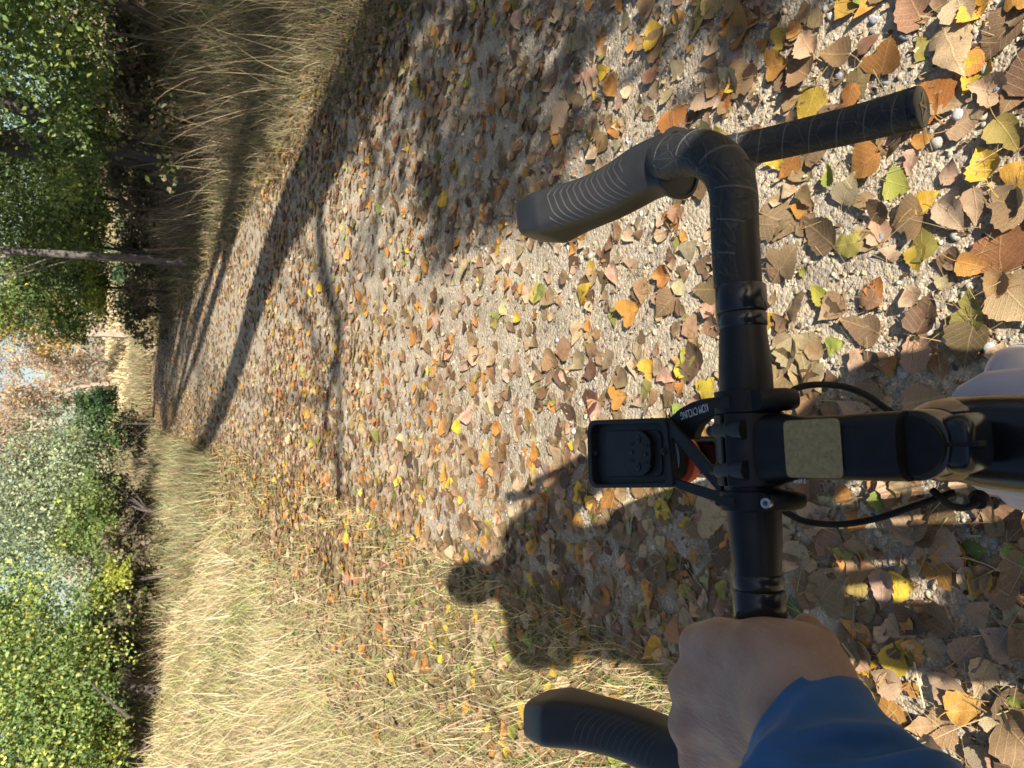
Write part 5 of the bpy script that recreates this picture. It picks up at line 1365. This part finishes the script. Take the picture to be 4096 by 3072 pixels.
def blobby(prims, h, pad, k):
    lo = np.min([np.minimum(np.array(p[1][:]), np.array(p[2][:])) - max(p[3], p[4]) if p[0] == 'c' else np.array(p[1][:]) - np.array(p[2]) for p in prims], 0) - pad
    hi = np.max([np.maximum(np.array(p[1][:]), np.array(p[2][:])) + max(p[3], p[4]) if p[0] == 'c' else np.array(p[1][:]) + np.array(p[2]) for p in prims], 0) + pad
    axs = [np.arange(lo[i], hi[i] + h, h) for i in range(3)]
    Pt = np.stack(np.meshgrid(*axs, indexing='ij'), -1)
    v = None
    for p in prims:
        d = sd_cap(Pt, *p[1:5]) if p[0] == 'c' else sd_ell(Pt, p[1], p[2])
        kk = p[5] if (p[0] == 'c' and len(p) > 5) else k
        v = d if v is None else smin(v, d, kk)
    return surface_nets(v, np.array([a[0] for a in axs]), h)
def smooth_np(V, F, it=2, lam=0.5):
    E = np.unique(np.sort(np.concatenate([F[:, [0, 1]], F[:, [1, 2]], F[:, [2, 3]], F[:, [3, 0]]]), 1), axis=0)
    for _ in range(it):
        S_ = np.zeros_like(V); n_ = np.zeros(len(V))
        np.add.at(S_, E[:, 0], V[E[:, 1]]); np.add.at(S_, E[:, 1], V[E[:, 0]]); np.add.at(n_, E[:, 0], 1); np.add.at(n_, E[:, 1], 1)
        V = V + lam * (S_ / n_[:, None] - V)
    return V

# left hand closed over the bar: knuckles forward, thumb behind and under the bar
zb = ZB
wr = P(800, 716, zb + .026)
EL = Vector((-.315, .07, 1.105))
mcp = [P(699, 644, zb + .022), P(689, 684, zb + .026), P(690, 725, zb + .022), P(698, 762, zb + .015)]
cmc = [P(775, 672, zb + .022), P(778, 692, zb + .026), P(782, 715, zb + .025), P(786, 736, zb + .020)]
hp = []
for k in range(4):
    hp.append(('c', cmc[k], mcp[k], .0135, (.0116, .0118, .0112, .0103)[k], .009))
hp.append(('c', mcp[1], mcp[2], .0098, .0098, .008)); hp.append(('c', mcp[2], mcp[3], .0098, .0090, .010)); hp.append(('c', mcp[0], mcp[1], .0080, .0085, .006))
hp.append(('c', P(735, 655, zb + .021), P(742, 740, zb + .021), .0095, .0088, .010))
hp.append(('c', P(770, 668, zb + .020), P(775, 738, zb + .019), .0125, .0115, .014))
hp.append(('c', P(810, 700, zb + .022), P(806, 728, zb + .022), .0175, .0165, .018))
hp.append(('c', wr, EL, .0235, .036, .018))
for k in range(4):
    m = Vector(mcp[k]); bxx = toL(m).x + .002 * (k - 1.5)
    r1, r2, r3 = ((.0098, .0088, .0078), (.0100, .0090, .0080), (.0095, .0085, .0075), (.0085, .0075, .0066))[k]
    pip = L(bxx - .001, .043 - .003 * abs(k - 1), -.012 - .002 * k); dip = L(bxx, .024, -.0275); tip = L(bxx + .001, .002, -.0275)
    hp += [('c', m, pip, r1 + .0006, r1, .004), ('c', pip, dip, r1, r2, .004), ('c', dip, tip, r2, r3, .004)]
# thumb
tb = P(808, 682, zb + .016); tm = P(812, 662, zb + .000); ti = L(toL(tm).x + .003, -.026, -.018); tt = L(toL(tm).x + .008, -.006, -.031)
hp += [('c', P(786, 662, zb + .017), P(812, 690, zb + .021), .0135, .0150, .018), ('c', P(806, 700, zb + .020), tb, .0165, .0165, .016), ('c', tb, tm, .0170, .0145, .018), ('c', tm, ti, .0125, .0105, .008), ('c', ti, tt, .0105, .0088, .006)]
# web between thumb and forefinger, lying over the bar
hp += [('c', P(722, 640, zb + .021), P(796, 658, zb + .013), .0100, .0115, .020), ('c', P(760, 648, zb + .0215), P(796, 668, zb + .017), .0110, .0125, .016)]
V1, F1 = blobby(hp, .0023, .008, .010)
V1 = smooth_np(V1, F1, 1)
# tendons and creases
hv = []
for k in range(4): hv.append((np.array(cmc[k][:]), np.array(mcp[k][:])))
body = [('e', (.06, -.265, 1.635), (.080, .098, .118)), ('e', (.06, -.235, 1.585), (.06, .075, .075)), ('c', (.06, -.27, 1.50), (.02, -.28, 1.40), .055, .065),
        ('c', (.19, -.26, 1.385), (-.19, -.26, 1.375), .06, .06), ('c', (.0, -.29, 1.30), (-.02, -.33, 1.02), .135, .13), ('c', (.08, -.33, .98), (-.13, -.33, .98), .11, .11),
        ('c', (-.20, -.26, 1.37), (-.225, -.11, 1.17), .052, .042), ('c', (-.225, -.11, 1.17), EL, .042, .036),
        ('c', (.20, -.26, 1.38), (.325, -.17, 1.15), .052, .042), ('c', (.325, -.17, 1.15), (.13, -.10, 1.27), .042, .03), ('c', (.13, -.10, 1.27), (.055, -.06, 1.33), .03, .028),
        ('c', (.09, -.32, .96), (.255, -.02, .53), .085, .06), ('c', (.255, -.02, .53), PED[1] + Vector((.02, -.06, .06)), .055, .04),
        ('c', (-.13, -.32, .96), (-.165, .0, .66), .085, .06), ('c', (-.165, .0, .66), PED[-1] + Vector((-.01, -.06, .06)), .055, .04),
        ('c', PED[1] + Vector((.02, -.07, .04)), PED[1] + Vector((.02, .09, .02)), .035, .03), ('c', PED[-1] + Vector((-.01, -.07, .04)), PED[-1] + Vector((-.01, .09, .02)), .035, .03),
        ('c', (.06, -.17, 1.625), (.06, -.150, 1.605), .012, .016), ('e', (-.022, -.26, 1.63), (.012, .02, .032)), ('e', (.142, -.26, 1.63), (.012, .02, .032))]
V2, F2 = blobby(body, .0135, .03, .035)
V2 = smooth_np(V2, F2, 1)
person = link('person', mesh_np('person', np.concatenate([V1, V2]), [np.concatenate([F1, F2 + len(V1)])], smooth=True), M['skin'])
tag(person, 'rider in a blue jacket gripping the left side of the bar with a bare hand', 'person')
# finger nails are under the bar; hair, jacket, trousers and shoes
Vh, Fh = blobby([('e', (.06, -.285, 1.66), (.088, .098, .105)), ('e', (.06, -.325, 1.61), (.075, .06, .08))], .011, .02, .03)
link('hair', mesh_np('hair', Vh, [Fh], smooth=True), M['hair'], person)
jk = [('c', (.19, -.26, 1.375), (-.19, -.26, 1.365), .085, .085), ('c', (.0, -.285, 1.28), (-.015, -.33, .96), .205, .205), ('c', (.06, -.28, 1.485), (.03, -.28, 1.40), .088, .115),
      ('c', (-.19, -.26, 1.36), (-.215, -.11, 1.17), .078, .052), ('c', (-.215, -.11, 1.17), EL, .054, .047),
      ('c', (.20, -.26, 1.37), (.325, -.17, 1.15), .080, .066), ('c', (.325, -.17, 1.15), (.155, -.11, 1.255), .062, .046)]
Vj, Fj = blobby(jk, .0125, .03, .04); Vj = smooth_np(Vj, Fj, 1)
# the left sleeve: a loose tube with folds, its cuff resting on the wrist
sv, sf = [], []
A0 = np.array(P(795, 706, zb + .024)[:]); B0 = np.array(EL[:]); A0 = A0 + (B0 - A0) / np.linalg.norm(B0 - A0) * .008; axis_ = (B0 - A0); Ls = np.linalg.norm(axis_); axis_ /= Ls
n1_ = np.cross(axis_, [0, 0, 1.0]); n1_ /= np.linalg.norm(n1_); n2_ = np.cross(n1_, axis_)
NS, NA = 120, 96
rsf = random.Random(12)
FOLDS = [(rsf.uniform(.012, .25), rsf.uniform(0, 6.28), rsf.uniform(.006, .022), rsf.uniform(.0045, .009), rsf.uniform(.004, .0085), rsf.uniform(0, 6.28)) for _ in range(46)]
def sleeve_r(s, a):
    base = np.interp(s, [0, .010, .03, .06, .12, .25], [.0385, .0415, .0445, .0465, .0485, .0510])
    f = 0.0
    for s0, ph, sw, wd_, am, pa in FOLDS:
        c_ = math.cos(a - pa)
        if c_ < -.2: continue
        d_ = s - s0 - sw * math.sin(a - ph) - .004 * math.sin(2 * a + ph)
        if abs(d_) < 3 * wd_: f += am * math.exp(-(d_ / wd_) ** 2) * min(1, (c_ + .2) * 1.4)
    f2 = noise.noise(Vector((math.cos(a) * 2.4, math.sin(a) * 2.4, s * 60)) + Vector((9, 2, 5)))
    return base + (f * np.interp(s, [0, .010, .03], [.05, .5, 1.0]) - .006) + .0012 * f2
for i in range(NS + 1):
    s = -.004 + (Ls + .02) * i / NS
    for j in range(NA):
        a = 2 * math.pi * j / NA
        r_ = sleeve_r(max(0, s), a)
        tilt = .012 * math.cos(a - 1.2) * max(0, 1 - s / .05)
        sv.append(A0 + axis_ * (s + tilt) + (n1_ * math.cos(a) * .98 + n2_ * math.sin(a) * 1.0) * r_)
ins = []
for k, (ds, dr) in enumerate(((.001, .0022), (.006, .0040), (.03, .004))):
    for j in range(NA):
        a = 2 * math.pi * j / NA; s = ds - .004
        tilt = .012 * math.cos(a - 1.2) * max(0, 1 - max(s, 0) / .05)
        ins.append(A0 + axis_ * (s + tilt) + (n1_ * math.cos(a) * .98 + n2_ * math.sin(a)) * (sleeve_r(max(0, s), a) - dr))
sv = np.array(ins[::-1][:0] + [x for k in (2, 1, 0) for x in ins[k * NA:(k + 1) * NA]] + sv)
for i in range(NS + 3):
    for j in range(NA):
        a = i * NA + j; b = i * NA + (j + 1) % NA; sf.append((a, b, b + NA, a + NA))
link('jacket', mesh_np('jacket', np.concatenate([sv, Vj]), [np.concatenate([np.array(sf), Fj + len(sv)])], smooth=True), M['jacket'], person)
tr = [('c', (.11, -.33, .96), (-.14, -.33, .96), .145, .14), ('c', (.09, -.32, .96), (.255, -.02, .53), .10, .075), ('c', (.255, -.02, .53), PED[1] + Vector((.02, -.06, .10)), .070, .052),
      ('c', (-.13, -.32, .96), (-.165, .0, .66), .10, .075), ('c', (-.165, .0, .66), PED[-1] + Vector((-.01, -.06, .10)), .070, .052)]
Vt, Ft = blobby(tr, .0135, .03, .03); link('trousers', mesh_np('trousers', Vt, [Ft], smooth=True), M['trousers'], person)
for s_, ox in ((1, .02), (-1, -.01)):
    Vs_, Fs_ = blobby([('c', PED[s_] + Vector((ox, -.08, .045)), PED[s_] + Vector((ox, .10, .03)), .045, .038), ('c', PED[s_] + Vector((ox, -.07, .05)), PED[s_] + Vector((ox, -.06, .09)), .042, .046)], .009, .02, .02)
    link('shoe', mesh_np('shoe', Vs_, [Fs_], smooth=True), M['shoe'], person)
